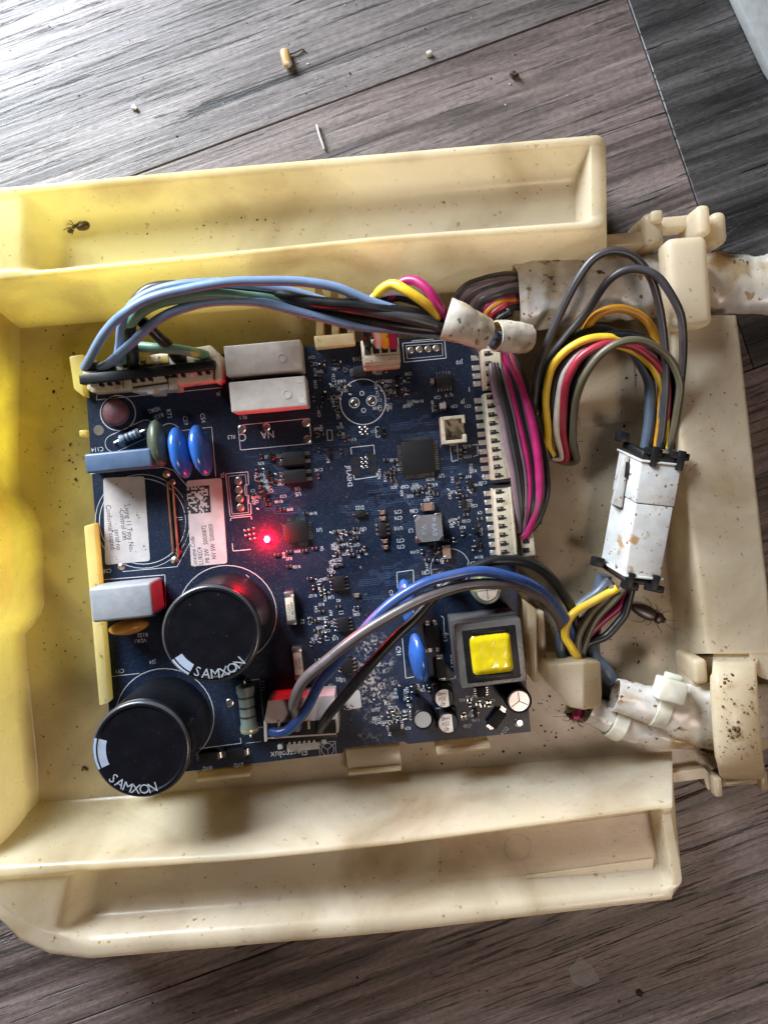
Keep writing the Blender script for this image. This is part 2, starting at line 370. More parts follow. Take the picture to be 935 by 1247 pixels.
# ------------------------------------------------------------------ tray
tray=thing('plastic_tray','yellowed cream plastic housing tray lying open on the floor','housing tray',P(430,640,0))  # cream plastic; the yellow at one end is light glow painted in by tray_mat
def lerp(tab,x):
    if x<=tab[0][0]:
        (x0,y0),(x1,y1)=tab[0],tab[1]
    elif x>=tab[-1][0]:
        (x0,y0),(x1,y1)=tab[-2],tab[-1]
    else:
        for (x0,y0),(x1,y1) in zip(tab,tab[1:]):
            if x0<=x<=x1: break
    return y0+(y1-y0)*(x-x0)/(x1-x0)
def clampt(tab,x): return lerp(tab,min(max(x,tab[0][0]),tab[-1][0]))
def fillet(pts,rad,n=5):
    out=[pts[0]]
    for i in range(1,len(pts)-1):
        p=pts[i];r=rad[i]
        if r<=0: out+= [p]*(n+1); continue
        a=pts[i-1]-p;b=pts[i+1]-p
        ta=min(r,a.length*.48);tb=min(r,b.length*.48); A=p+a.normalized()*ta;B=p+b.normalized()*tb
        for k in range(n+1):
            t=k/n; out.append(A*(1-t)**2+p*2*t*(1-t)+B*t*t)
    out.append(pts[-1]); return out
def loft(name, sections, flip=False, cap0=True, cap1=True, mat_=None, smooth=60, parent=None):
    b=MB(); m=len(sections[0])
    for s in sections: b.v+=s
    for i in range(len(sections)-1):
        for j in range(m-1):
            q=(i*m+j,i*m+j+1,(i+1)*m+j+1,(i+1)*m+j)
            b.f.append(q[::-1] if flip else q)
    if cap0: b.f.append(tuple(range(m)) if flip else tuple(reversed(range(m))))
    if cap1:
        r=tuple((len(sections)-1)*m+j for j in range(m)); b.f.append(r[::-1] if flip else r)
    bm=bmesh.new(); 
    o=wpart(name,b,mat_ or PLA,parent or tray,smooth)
    bm.from_mesh(o.data); bmesh.ops.remove_doubles(bm,verts=bm.verts,dist=2e-6); bmesh.ops.dissolve_degenerate(bm,edges=bm.edges,dist=1e-6); bmesh.ops.recalc_face_normals(bm,faces=bm.faces); bm.to_mesh(o.data); bm.free()
    o.data.shade_smooth(); o.data.set_sharp_from_angle(angle=math.radians(smooth))
    return o
# inside floor
fp=[P(-90,372,ZF),P(700,318,ZF),P(818,318,ZF),P(830,420,ZF),P(850,800,ZF),P(950,800,ZF),P(950,905,ZF),P(866,938,ZF),P(796,946,ZF),P(-90,1010,ZF)]
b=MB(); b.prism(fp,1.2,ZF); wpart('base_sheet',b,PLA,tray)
# upper wall with its trough
def top_section(x):
    L=[]
    cre=[(0,395),(700,336)]
    L.append(P(x,lerp(cre,x)+26,ZF-1.2)); L.append(P(x,lerp(cre,x),ZF))
    a2=P(x,lerp([(0,342),(300,312),(465,295),(730,278)],x),36); a3=P(x,lerp([(0,333),(300,304),(465,287),(725,268)],x),36)
    L+= [a2,a3]
    end=clampt([(22,0),(66,1),(712,1),(720,0)],x); end=end*end*(3-2*end); zc=35.5-10.5*end
    c5=P(x,lerp([(64,273),(300,250),(711,216)],x),25); a6=P(x,lerp([(0,238),(720,174)],x),36); a7=P(x,lerp([(0,227),(300,200),(720,163)],x),36)
    c4=Vector((a3.x,a3.y+1.5,zc)); c5=Vector((a6.x,a6.y-1.0+(c5.y-a6.y+1)*end,zc))
    L+=[c4,c5,a6,a7,Vector((a7.x,a7.y+1.5,0)),Vector((a7.x,a7.y-6,0))]
    return fillet(L,[0,8,1.8,1.5,2.5,4.5,1.2,2.0,0,0],6)
xs=[-90,-40,0,16,22,26,30,34,38,42,46,50,54,58,62,66,80]+[80+40*i for i in range(1,16)]+[708,712,715,718,720,728,735,739]
secs=[]
for x in xs:
    s=top_section(x)
    if x>=728:   # rounded far corner of the rim
        k={728:.0,735:.8,739:2.6}[x]
        mid=sum((p.y for p in s))/len(s)
        s=[Vector((p.x,p.y+(-k if p.y>mid else k*.3),p.z-(k*.5 if p.z>20 else 0))) for p in s]
    secs.append(s)
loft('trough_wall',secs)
# lower wall with its shallow trough
def bot_section(x):
    L=[]; cre=[(0,990),(800,925)]
    L.append(P(x,lerp(cre,x)-30,ZF-1.4)); L.append(P(x,lerp(cre,x),ZF))
    a2=P(x,lerp([(0,1052),(300,1036),(465,1020),(817,974)],x),35); a3=P(x,lerp([(0,1069),(300,1049),(465,1032),(817,985)],x),36)
    L+=[a2,a3]
    end=clampt([(78,0),(112,1),(803,1),(808,0)],x); end=end*end*(3-2*end); zc=33-9*end
    a6=P(x,clampt([(-60,1058),(-20,1078),(0,1094),(25,1117),(60,1136),(110,1147),(465,1120),(812,1083),(820,1082)],x),33.2)
    a7=P(x,clampt([(-60,1062),(-20,1092),(0,1125),(25,1150),(60,1166),(110,1172),(465,1141),(818,1099),(820,1099)],x),33)
    c5=P(x,lerp([(0,1119),(120,1111),(470,1085),(800,1058)],x),24)
    c5=Vector((c5.x,c5.y*end+(a6.y+1.5)*(1-end),zc)); c4=Vector((a3.x,a3.y-1.2,zc+ (0 if end>.5 else 1.2)))
    L+=[c4,c5,a6,a7,Vector((a7.x,a7.y+2.5,0)),Vector((a7.x,a7.y+9,0))]
    return fillet(L,[0,12,7,1.8,1.5,3,2.5,3.2,0,0],6)
xs=[-60,-40,-20,0,12,25,42,60,70,78,82,86,90,94,98,102,106,112,120]+[120+40*i for i in range(1,17)]+[790,800,803,805,808,814,818]
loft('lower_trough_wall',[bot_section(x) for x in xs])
# raised bright step inside the lower trough
b=MB(); z=24.2
b.prism([P(537,1024,z),P(800,988,z),P(797,1050,z),P(536,1078,z)],22,z); wpart('trough_step',b,PLA,tray)
b=MB(); b.prism([P(640,1067,24.9),P(795,1046,24.9),P(795,1060,24.9),P(640,1070,24.9)],22,24.9); wpart('trough_rib',b,PLA,tray)
b=MB(); b.lathe([(4.7,0),(4.65,.12),(4.35,.12),(4.3,0)],48,P(630,1032,24.2),caps=False); wpart('ejector_mark',b,PLA,tray)
# end wall with its buttress
def left_section(y):
    cx=clampt([(330,18),(560,14),(600,16),(625,34),(645,43),(735,45),(752,40),(772,22),(800,24),(940,38),(1075,40)],y)
    t=P(cx+34,y,ZF-1.3); c=P(cx,y,ZF); r=P(cx-62,y,34); o=P(cx-72,y,34)
    hi=clampt([(600,0),(640,1),(740,1),(768,0)],y)
    m=P(cx-24-5*hi,y,ZF+14+2*hi)
    return fillet([t,c,m,r,o,Vector((o.x-2,o.y,0)),Vector((o.x+5,o.y,0))],[0,6,5,2,2,0,0],6)
ys=[335+12.5*i for i in range(0,60)]
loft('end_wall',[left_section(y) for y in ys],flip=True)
# ledge at the cable end
def right_section(y):
    t=P(lerp([(400,800),(580,806),(800,832)],y)-26,y,ZF-1.2); c=P(lerp([(400,800),(580,806),(800,832)],y),y,ZF)
    i=P(lerp([(405,817),(548,829),(789,861)],y),y,22); o=P(lerp([(378,897),(430,904),(700,934),(800,945)],y),y,22)
    return fillet([t,c,i,o,Vector((o.x-1,o.y,0)),Vector((o.x-6,o.y,0))],[0,6,1.6,1.6,0,0],5)
loft('ledge',[right_section(y) for y in [384,400,420,470,520,580,640,700,750,780,796]],flip=True)
# lower end of the ledge: notch sides and hook
b=MB(); b.box(P(853,818,20)+Vector((0,0,-9)),(4.5,8.5,19),BA,1.4,3); b.box(P(846,832,16)+Vector((0,0,-6)),(3.2,6,13),BA,1.3,3); wpart('hook',b,PLA,tray)
b=MB(); b.prism([P(911,792,22),P(950,790,22),P(950,832,22),P(928,826,22),P(916,814,22)],3,21.9); wpart('ledge_lug',b,PLA,tray)
# lip at the lower cable end
b=MB(); z=8
b.prism([P(790,946,z),P(852,936,z),P(858,936,z),P(866,946,z),P(868,962,z),P(862,962,z),P(857,948,z),P(797,956,z)],0.5,z); wpart('end_lip',b,PLA,tray)
# clamp arms over the cable sleeves
def bar_loft(name,secs,w,th,r=1.0,parent=None,smooth=50):
    out=[]
    for (c,ax,nrm,ww) in secs:
        ax=ax.normalized()
        out.append([c+ax*(ww/2-r)-nrm*0, c+ax*ww/2-nrm*r, c+ax*ww/2-nrm*(th-r*.3), c-ax*ww/2-nrm*(th-r*.3), c-ax*ww/2-nrm*r, c-ax*(ww/2-r), c+ax*(ww/2-r)-nrm*0])
    return loft(name,out,parent=parent,smooth=smooth)
arm=[]
for py,z in [(800,15),(803,20),(808,24.5),(818,28),(840,30.5),(870,31),(905,30.5),(930,28.5),(940,25),(946,19),(949,11),(950,2)]:
    c=(P(868+(py-806)*.055,py,z)+P(922+(py-806)*.075,py,z))/2; wd=(P(922+(py-806)*.075,py,z)-P(868+(py-806)*.055,py,z))
    i=len(arm); arm.append([c,wd,None,wd.length])
for i,a in enumerate(arm):
    t=(arm[min(i+1,len(arm)-1)][0]-arm[max(i-1,0)][0]).normalized(); n=a[1].normalized().cross(-t); n=n if n.z>=0 or i>8 else -n
    if n.dot(Vector((0,-.6,1)))<0 and i>4: n=-n
    a[2]=n.normalized()
bar_loft('lower_clamp_arm',arm,14,4,1.4)
for px,py in ((871,956),(926,948)): b=MB(); b.box(P(px,py,9)+Vector((0,0,-3)),(2.8,7,11),BA,.8,2); wpart('clamp_foot',b,PLA,tray)
b=MB(); b.box((P(872,953,7)+P(926,946,7))/2,(14.5,2.4,5),BA,.6,2); wpart('clamp_crossbar',b,PLA,tray)
b=MB(); b.box((P(819,283,34)+P(869,278,34)+P(877,392,34)+P(823,399,34))/4+Vector((0,0,-9)),(13.4,28.5,9.5),BA*.9,2.6,5); wpart('upper_clamp_arm',b,PLA,tray)
b=MB(); b.box(P(768,291,20)+Vector((0,0,-9)),(22,5.0,18),BA,1.4,3); wpart('end_rail',b,PLA,tray)
b=MB(); b.box(P(796,279,22)+Vector((0,0,-9)),(6.2,11,19),BA,2,3); b.box(P(800,263,24)+Vector((0,0,-4)),(4.0,4.0,9),BA,1.2,3); wpart('hinge_knuckle',b,PLA,tray)
b=MB(); b.box(P(829,270,18)+Vector((0,0,-4)),(13,4.4,8),BA,1.0,3); wpart('hinge_bar',b,PLA,tray)
b=MB(); b.box(P(856,268,26)+Vector((0,0,-8)),(4.2,9.5,18),BA,1.6,3); wpart('hinge_post',b,PLA,tray)
b=MB(); b.box(P(876,277,22)+Vector((0,0,-6)),(4.8,10.5,13),BA,2,3); wpart('hinge_tab',b,PLA,tray)
# floor relief at the cable end
b=MB(); b.prism([P(698,432,4.35),P(770,428,4.35),P(776,512,4.35),P(706,520,4.35)],3,4.35); wpart('raised_pad',b,PLA,tray)
# board clips and ribs
def slab(name,pix,z1,z0=2.0): b=MB(); b.prism([P(x,y,z1) for x,y in pix],z0,z1); o=wpart(name,b,PLA,tray); bv(o,.5); return o
def bv(o,w,seg=2):
    bm=bmesh.new(); bm.from_mesh(o.data); bmesh.ops.bevel(bm,geom=[e for e in bm.edges if e.is_manifold and e.calc_face_angle(0)>.5],offset=w*MM,segments=seg,affect='EDGES',profile=.5,clamp_overlap=True); bm.to_mesh(o.data); bm.free(); o.data.shade_smooth(); o.data.set_sharp_from_angle(angle=math.radians(40))
slab('board_clip',[(382,409),(431,405),(433,419),(384,424)],19,ZB+.05)
for x in (383,402,421): slab('clip_rib',[(x,350),(x+9,349),(x+11,407),(x+2,409)],16)
slab('board_rib',[(102,641),(115,637),(133,856),(121,860)],18.5)
slab('side_clip',[(84,434),(101,431),(101,470),(103,484),(90,474)],19)
slab('locating_pin',[(96,524),(106,523),(106,531),(97,532)],13)
slab('side_rib',[(641,733),(653,742),(655,832),(648,830)],21); slab('side_step',[(654,745),(662,744),(666,806),(657,808)],12)
slab('lower_clip',[(420,913),(487,907),(490,934),(424,940)],8); slab('lower_clip',[(531,913),(597,906),(598,912),(532,920)],16.5)
slab('lower_clip',[(238,948),(304,941),(305,946),(239,953)],11)
slab('lower_clip',[(424,940),(489,934),(489,939),(424,945)],10)
# wire guide hood
b=MB(); z=22
q=[P(666,810,z),P(711,806,z),P(731,806,z-6),P(733,846,z-6),P(731,862,z-6),P(711,865,z),P(694,862,z),P(668,832,z)]
b.add(q+[Vector((p.x,p.y,3)) for p in q],[(0,7,6,5,1),(1,5,4,3,2)]+[(i,(i+1)%8,(i+1)%8+8,i+8) for i in range(8)]); 
o=wpart('wire_guide',b,PLA,tray); bm=bmesh.new(); bm.from_mesh(o.data); bmesh.ops.recalc_face_normals(bm,faces=bm.faces); bm.to_mesh(o.data); bm.free(); bv(o,.7,3)
# ------------------------------------------------------------------ circuit board
BORG=P(375,660,ZB-1.6)
board=thing('circuit_board','dark navy circuit board with a lit red lamp clipped in the tray','circuit board',BORG)
corn=[P(103,446,ZB),P(600,402,ZB),P(646,891,ZB),P(139,950,ZB)]
b=MB(); b.prism([corn[0],corn[1],corn[2],P(497,906,ZB),P(492,903,ZB),P(420,911,ZB),P(417,917,ZB),corn[3]],ZB-1.6,ZB); wpart('board_substrate',b,PCB,board,30)
def bl(px,py,h=0):        # place on the board (mm, board frame) of the thing whose top centre shows at that pixel
    p=P(px,py,ZB+h); return Vector((p.x,p.y,ZB))-BORG
def comp(name,mb,m,px,py,h=0,rot=0,ang=None,parent=None,smooth=40):
    return ob(name,mb.mesh(name,m,smooth) if isinstance(mb,MB) else mb,parent or board,bl(px,py,h),BA+math.radians(rot) if ang is None else ang)
def sub(name,mb,m,parent,smooth=40): return ob(name,mb.mesh(name,m,smooth) if isinstance(mb,MB) else mb,parent)
k0=K(ZB)
# --- lettering
TC={}
def tgeo(s):
    if s in TC: return TC[s]
    c=bpy.data.curves.new('t','FONT'); c.body=s; c.size=1.0; c.align_x='CENTER'; c.align_y='CENTER'; c.resolution_u=2
    o=bpy.data.objects.new('t',c); me=o.to_mesh()
    r=([v.co.copy() for v in me.vertices],[tuple(p.vertices) for p in me.polygons]); o.to_mesh_clear(); bpy.data.objects.remove(o); bpy.data.curves.remove(c)
    TC[s]=r; return r
def text(mb,s,c,size,ang,z,sx=1.0):
    vs,fs=tgeo(s); R=rz(ang)
    mb.add([(v.x*size*sx,v.y*size,0) for v in vs],fs,R,(c[0],c[1],z)); return mb
silk=MB(); ZS=ZB+.03
def W2(px,py): p=P(px,py,ZB); return (p.x,p.y)
def st(s,px,py,h=6.5,rot=180,sx=.9): text(silk,s,W2(px,py),h/k0*1.15,BA+math.radians(rot),ZS,sx)
def sl(pts,w=.22): silk.line([W2(*p) for p in pts],w,ZS)
def sc(px,py,r,w=.24): silk.ring(W2(px,py),r/k0,w,ZS)
# --- generic pieces
def two_end(w,l,h,body,end,e=.25):
    a=MB(); a.box((0,0,h/2),(w,l*(1-2*e*.98),h*.94),0,.05,1); c=MB()
    for s in(-1,1): c.box((0,s*l*(1-e)/2,h/2),(w*1.02,l*e,h),0,.05,1)
    return a.mesh('chip_body',body),c.mesh('end_cap',end)
CHIP=two_end(.9,1.7,.5,EPOX,SOLD); CHIPC=two_end(1.3,2.0,.9,CERB,SOLD); CHIPB=two_end(2.6,4.4,1.6,CERB,SOLD,.2)
def chip(px,py,rot=90,kind=CHIP,name='chip_resistor'):
    o=ob(name,kind[0],board,bl(px,py,.4),BA+math.radians(rot)); ob('end_cap',kind[1],o); return o
def soic(w,l,h,n,pitch,lead,body=EPOX,both=True,lw=.42):
    a=MB(); a.box((0,0,h/2+.1),(w,l,h),0,.18,2); c=MB()
    for s in(-1,1):
        for k in range(n):
            y=(k-(n-1)/2)*pitch
            c.box((s*(w/2+lead*.25),y,h*.5),(lead*.5,lw,.2),0,0); c.box((s*(w/2+lead*.72),y,.13),(lead*.55,lw,.22),0,.05,1); c.box((s*(w/2+lead*.47),y,h*.3),(.18,lw,h*.5),0,0)
    return a.mesh('chip_package',body),c.mesh('lead_row',SOLD)
SOT=None
def mk_sot():
    a=MB(); a.box((0,0,.6),(1.3,2.9,1.0),0,.12,2); c=MB()
    for x,y in((-1,.95),(-1,-.95),(1,0)): c.box((x*.95,y,.2),(.7,.45,.3),0,.08,1)
    return a.mesh('transistor',EPOX),c.mesh('lead_row',SOLD)
SOT=mk_sot()
def sot(px,py,rot=0): o=ob('transistor',SOT[0],board,bl(px,py,1),BA+math.radians(rot)); ob('lead_row',SOT[1],o)
def ic(name,me,px,py,h,rot=0):
    o=ob(name,me[0],board,bl(px,py,h),BA+math.radians(rot)); ob('lead_row',me[1],o); return o
pads=MB(); gold=MB()
def pad(px,py,r=4.5,hole=True,mb=None):
    c=W2(px,py); (mb or pads).lathe([(r/k0,0),(r/k0*.9,.12),(r/k0*.55,.22 if hole else .35),(0,.10 if hole else .5)],20,(c[0],c[1],ZB+.01))
def rpad(px,py,w,h,mb=None):
    c=W2(px,py); (mb or pads).box((c[0],c[1],ZB+.05),(w/k0,h/k0,.12),BA,.04,1)

# --- big electrolytic capacitors
def big_cap(px,py,r,h,stripe_a,txt_a,flip):
    R=r/K(ZB+h)
    a=MB(); a.lathe([(R*.985,0),(R,.5),(R,h-3.2),(R*.965,h-2.7),(R*.965,h-2.2),(R,h-1.6),(R,h-.9),(R*.985,h-.3),(R*.95,h),(R*.90,h+.02),(R*.87,h-.25),(0,h-.25)],72)
    o=comp('electrolytic_capacitor',a,SLEEVE,px,py,h,ang=0,smooth=30)
    # rolled edge of the shrink sleeve
    e=MB(); e.lathe([(R*.955,h+.0),(R*.985,h-.12),(R*1.004,h-.75),(R*1.004,h-1.2),(R*.998,h-1.2)],72,caps=False); sub('sleeve_edge',e,mat('sleeve_edge',(.05,.05,.055),.22),o,60)
    s=MB(); n=14; a0,a1=stripe_a
    vs=[];fs=[]
    prof=[(R*.72,h-.18),(R*.87,h-.16),(R*.93,h+.06),(R*.957,h+.05),(R*.992,h-.3),(R*1.006,h-1),(R*1.006,h-1.6),(R*.972,h-2.2),(R*.972,h-2.7),(R*1.006,h-3.3),(R*1.006,1)]
    for i in range(n+1):
        t=math.radians(a0+(a1-a0)*i/n)
        for q,zz in prof: vs.append((q*math.cos(t),q*math.sin(t),zz))
    m=len(prof)
    for i in range(n):
        for j in range(m-1): fs.append((i*m+j,i*m+j+1,(i+1)*m+j+1,(i+1)*m+j))
    s.add(vs,fs); sub('polarity_stripe',s,STRIPE,o,60)
    t=MB(); word='SAMXON'
    b0,b1=txt_a
    for i,chv in enumerate(word):
        an=math.radians(b0+(b1-b0)*i/(len(word)-1)); rr=R*.83
        text(t,chv,(rr*math.cos(an),rr*math.sin(an)),R*.29,an+math.pi/2 if not flip else an-math.pi/2,h+.07,.95)
    sub('sleeve_lettering',t,LETTER,o,0)
    return o
big_cap(257,772,60,29,(214,241),(250,314),False)
big_cap(172,913,60,30,(165,205),(226,286),False)
# --- film capacitors, discs
a=MB(); a.box((0,0,7),(20.0,11.2,14),0,1.0,3); comp('film_capacitor',a,GREYB,148,734,14)
a=MB(); a.box((0,0,5.5),(21.5,6.3,11),0,.8,3); comp('film_capacitor',a,BLUEF,144,561,11)
def disc(name,m,px,py,w,l,h,rot=0,lean=0,thick=1.0):
    """disc capacitor on edge: thickness w, width l, standing height h (mm)"""
    a=MB(); n=24; vs=[]
    bm=bmesh.new(); bmesh.ops.create_uvsphere(bm,u_segments=24,v_segments=16,radius=1)
    for v in bm.verts:
        x,y,z=v.co; q=(x*w/2*(1+.12*noise.noise(Vector((y*2,z*2,px)))),y*l/2,z*h/2+h/2+1)
        v.co=Vector((q[0]+lean*(q[2]/h)**2,q[1],q[2]))
    bm.verts.index_update(); a.add([v.co.copy() for v in bm.verts],[[v.index for v in f.verts] for f in bm.faces]); bm.free()
    o=comp(name,a,m,px,py,h*.75,rot,smooth=80)
    L=MB()
    for s in(-1,1): L.tube([Vector((lean*.05,s*l*.28,0)),Vector((lean*.1,s*l*.28,2.2))],.4,8)
    sub('lead',L,SOLD,o); return o
disc('disc_capacitor',BLUEC,220,551,6.2,17.2,12,6,-1.2); disc('disc_capacitor',BLUEC,245,548,6.2,17.2,12,6,-1.2)
disc('thermistor',GREENC,191,540,6.2,15.6,11,2)
disc('disc_capacitor',BLUEC,509,804,6.0,17.4,12,4,1.0); disc('disc_capacitor',BLUEC,496,737,6.0,17.4,10,6,1.0)
disc('varistor',ORANGEC,156,764,5.0,13.4,9,-85)
a=MB(); a.lathe([(0,0),(3,0),(4.2,.6),(4.5,1.6),(4.2,2.7),(3.2,3.3),(0,3.5)],32); o=comp('varistor',a,MAROON,140,502,3,smooth=70)
# --- axial resistors
def axial(px,py,l,r,rot,m,bands,name,leadl):
    z=r+.4; prof=[(0,-l/2),(r*.8,-l/2),(r*1.05,-l/2+.5),(r*1.05,-l/2+l*.14),(r*.92,-l/2+l*.2),(r*.92,l/2-l*.2),(r*1.05,l/2-l*.14),(r*1.05,l/2-.5),(r*.8,l/2),(0,l/2)]
    M=Matrix.Rotation(math.pi/2,3,'Y'); a=MB(); a.lathe(prof,24,(0,0,z),M); o=comp(name,a,m,px,py,2*r,rot,smooth=50)
    L=MB(); 
    for s in(-1,1): L.tube(cat_rom([Vector((s*l*.49,0,z)),Vector((s*(l/2+leadl*.7),0,z)),Vector((s*(l/2+leadl),0,z-.4)),Vector((s*(l/2+leadl),0,0))],4),.38,8)
    sub('lead',L,SOLD,o)
    for x,mm in bands:
        B=MB(); q=r*.945 if abs(x)<l*.3 else r*1.075; B.lathe([(q,-.35),(q,.35)],24,(x,0,z),M,caps=False); sub('colour_band',B,mm,o,50)
axial(157,531,7.2,1.55,17,RESL,[(-1.5,INK),(-.1,INK),(1.3,mat('band_blue',(.05,.07,.14),.4)),(2.8,INK)],'axial_resistor',2.2)
axial(300,866,16.5,2.9,-90,RESB,[(-4.2,INK),(-.8,INK),(2.4,INK),(6.8,mat('band_gold',(.45,.38,.18),.35,.5))],'power_resistor',1.4)
# --- relays
def relay(px,py):
    h=11.5; a=MB(); a.box((0,0,h/2+.4),(24.6,9.7,h),0,.5,3); o=comp('relay',a,RELAY,px,py,h,-.4)
    d=MB(); d.lathe([(1.55,0),(1.55,.12),(1.2,.2),(1.2,.05),(0,.05)],24,(6.0,-.6,h+.4)); d.box((10.8,3.6,h+.42),(2,2,.16),0,.05,1); d.box((10.6,-2.9,h+.42),(2,2,.16),0,.05,1); sub('moulded_boss',d,RELAY,o)
    e=MB(); e.box((0,0,.7),(25.0,10.1,1.4),0,.2,1); sub('relay_base',e,BLK,o)
relay(321,436); relay(327,480)
sl([(290,518),(377,509.5),(379,540),(293,548),(290,518)]); st('NA',326,529,11); st('C',296,532,12); st('RL3',282,532,6); st('RL1',296,508,6)
for q in((295,522),(324.5,520),(373,515),(374.5,535)): pad(*q,5)
# --- optocouplers and packages
OPTO=soic(7.4,4.4,2.0,2,2.54,1.7,lw=1.2)
ic('optocoupler',OPTO,357.5,558,2); ic('optocoupler',OPTO,359.5,580,2)
st('U6',362,595,6); st('U5',363,601.5,6)
OPT2=soic(7.4,4.6,2.0,2,2.54,1.7,lw=1.2); ic('optocoupler',OPT2,527,776,2,90)
def qfp(name,px,py,w,n,pitch,h=1.4):
    a=MB(); a.box((0,0,h/2+.15),(w,w,h),0,.2,2); a.lathe([(.5,0),(.5,.02),(0,.02)],14,(-w/2+1.1,-w/2+1.1,h+.15)); o=comp(name,a,EPOX,px,py,h)
    for s in range(4):
        c=MB(); M=rz(s*math.pi/2)
        for k in range(n):
            y=(k-(n-1)/2)*pitch
            c.box((0,0,0),(1.0,pitch*.5,.16),0,0); c.v[-8:]=[M@(v+Vector((w/2+.85,y,.1))) for v in c.v[-8:]]
            c.box((0,0,0),(.45,pitch*.5,.16),0,0); c.v[-8:]=[M@(v+Vector((w/2+.2,y,.6))) for v in c.v[-8:]]
            c.box((0,0,0),(.16,pitch*.5,.6),0,0); c.v[-8:]=[M@(v+Vector((w/2+.38,y,.35))) for v in c.v[-8:]]
        sub('lead_row',c,SOLD,o)
qfp('microcontroller',509.5,557,11.0,16,.6); st('U9',537,579,6)
qfp('microcontroller',362,648,7.2,12,.5); st('U1',388.5,645,6)
SO8=soic(3.9,5.0,1.5,4,1.27,1.2); SO10=soic(3.9,5.3,1.4,5,1.05,1.3)
for q,t in(((413,711),'U4'),((418,761),'U3'),((422.5,811),'U2')): ic('integrated_circuit',SO8,*q,1.5); st(t,q[0]-10,q[1]+16,6)
ic('integrated_circuit',SO10,540.5,464,1.4,90)
SO6=soic(3.2,3.4,1.2,4,.8,.9,lw=.3); ic('integrated_circuit',SO6,586,843,1.2); ic('integrated_circuit',soic(1.7,3,1.1,3,.95,.8),565,614,1.1); ic('integrated_circuit',soic(2.0,2.2,.9,3,.7,.6,lw=.28,body=LABEL),539,494,.9,90)
ic('regulator',soic(2.6,4.6,1.4,3,1.5,1.0,lw=.7),466,645,1.4)
# --- diodes
DIO=soic(6.2,3.6,2.0,1,1,1.4,lw=2.2)
for px,py,r,t,tx,ty,tr in((442,452,0,'D16',435,437,180),(254,923,0,'D19',253,936,0),(287,919,0,'D17',291,932,0),(605,876,48,'D24',614,890,-135),(537,815,90,'D26',551,803,-90)):
    ic('diode',DIO,px,py,2,r); st(t,tx,ty,6.5,tr)
ic('diode',soic(4.0,2.2,1.4,1,1,1,lw=1.4),481,887,1.4); ic('diode',soic(3.2,2.0,1,1,1,1,lw=.6),439,626,1); st('D22',438,618,6)
# --- inductor
a=MB(); w=8.8; c=1.7; a.prism([(-w/2+c,-w/2),(w/2-c,-w/2),(w/2,-w/2+c),(w/2,w/2-c),(w/2-c,w/2),(-w/2+c,w/2),(-w/2,w/2-c),(-w/2,-w/2+c)],.3,3.4)
o=comp('inductor',a,INDU,522.5,643.5,3.4)
t=MB(); text(t,'6A8',(1.7,-.6),2.6,-math.pi/2,3.44); text(t,'VN',(-1.9,-.3),2.4,-math.pi/2,3.44); t.lathe([(.55,0),(0,.01)],12,(1.9,2.9,3.44)); sub('case_marking',t,LETTER,o,0)
t=MB()
for x in(-1,1):
    for y in(-1,1): t.box((x*w*.41,y*w*.41,.5),(2.2,2.2,1.0),0,.1,1)
sub('terminal',t,SOLD,o); st('L3',500,646,6); st('C86',504,622,6)
chip(520.5,617,90,CHIPB,'chip_capacitor'); chip(543.5,672,0,CHIPB,'chip_capacitor')
for px,py,t in((465.5,624,'C75'),(466,631.5,'C74'),(468.5,659,'C72'),(469,666.5,'C73')): chip(px,py,90,CHIPC,'chip_capacitor'); st(t,px+19,py-1,5.5)
st('U10',485,643,6); chip(526,464.5,0,CHIPC,'chip_capacitor'); chip(434,725,90,CHIPC,'chip_capacitor')
# --- fuses
def fuse(px,py):
    a=MB(); a.box((0,0,1.5),(2.9,9.2,2.6),0,.2,2); o=comp('fuse',a,FUSE,px,py,2.8)
    for s in(-1,1): e=MB(); e.box((0,s*4.75,1.5),(3.2,1.8,2.9),0,.2,2); sub('end_cap',e,SOLD,o)
    t=MB(); text(t,'1.25A',(-.55,0),1.25,math.pi/2,2.83); text(t,'AC250V',(.65,0),1.25,math.pi/2,2.83); sub('case_marking',t,INK,o,0)
fuse(353.5,741); fuse(363,808); st('F2',368,757,6,-90)
# --- small electrolytics
def can(px,py,r,h,topm,sleeve,kind,rim=1.22,rot=0):
    R=r/K(ZB+h)*rim
    a=MB(); a.lathe([(R*.97,0),(R,.3),(R,h-1.6),(R*.96,h-1.2),(R*.98,h-.7),(R*.97,h-.2),(R*.90,h),(R/rim,h-.05),(R/rim,h-.3),(0,h-.3)],40); o=comp('electrolytic_capacitor',a,sleeve,px,py,h,rot,smooth=35)
    t=MB(); t.lathe([(R/rim*.99,h-.28),(R/rim*.97,h-.12),(0,h-.10)],40); sub('can_top',t,topm,o,30)
    rt=R/rim
    if kind=='vent':
        g=MB()
        for a_ in(90,210,330) if rot==1 else (0,90,180,270): 
            q=Vector((math.cos(math.radians(a_)),math.sin(math.radians(a_)))); g.line([(0,0),tuple(q*rt*.85)],.3,h-.085)
        sub('vent_score',g,mat('vent_score',(.22,.21,.20),.5),o,0)
    if kind=='smd':
        g=MB(); pts=[(rt*.97*math.cos(a_),rt*.97*math.sin(a_)) for a_ in [math.radians(-62+124*i/14) for i in range(15)]]; g.flat(pts,h-.08); sub('polarity_mark',g,INK,o,0)
        g=MB()
        for i,s in enumerate(('47','35V','H48')): text(g,s,(-rt*.22,(i-1)*rt*.55),rt*.62,math.pi,h-.08,.85)
        sub('case_marking',g,INK,o,0)
        g=MB(); g.box((0,0,.5),(2*R,2*R,1),0,.4,1); sub('base_plate',g,BLK,o)
    return o
can(541,850.5,11.5,7.5,ALU,BLK,'smd',1.12); can(545.5,881,12,7.5,ALU,BLK,'smd',1.12)
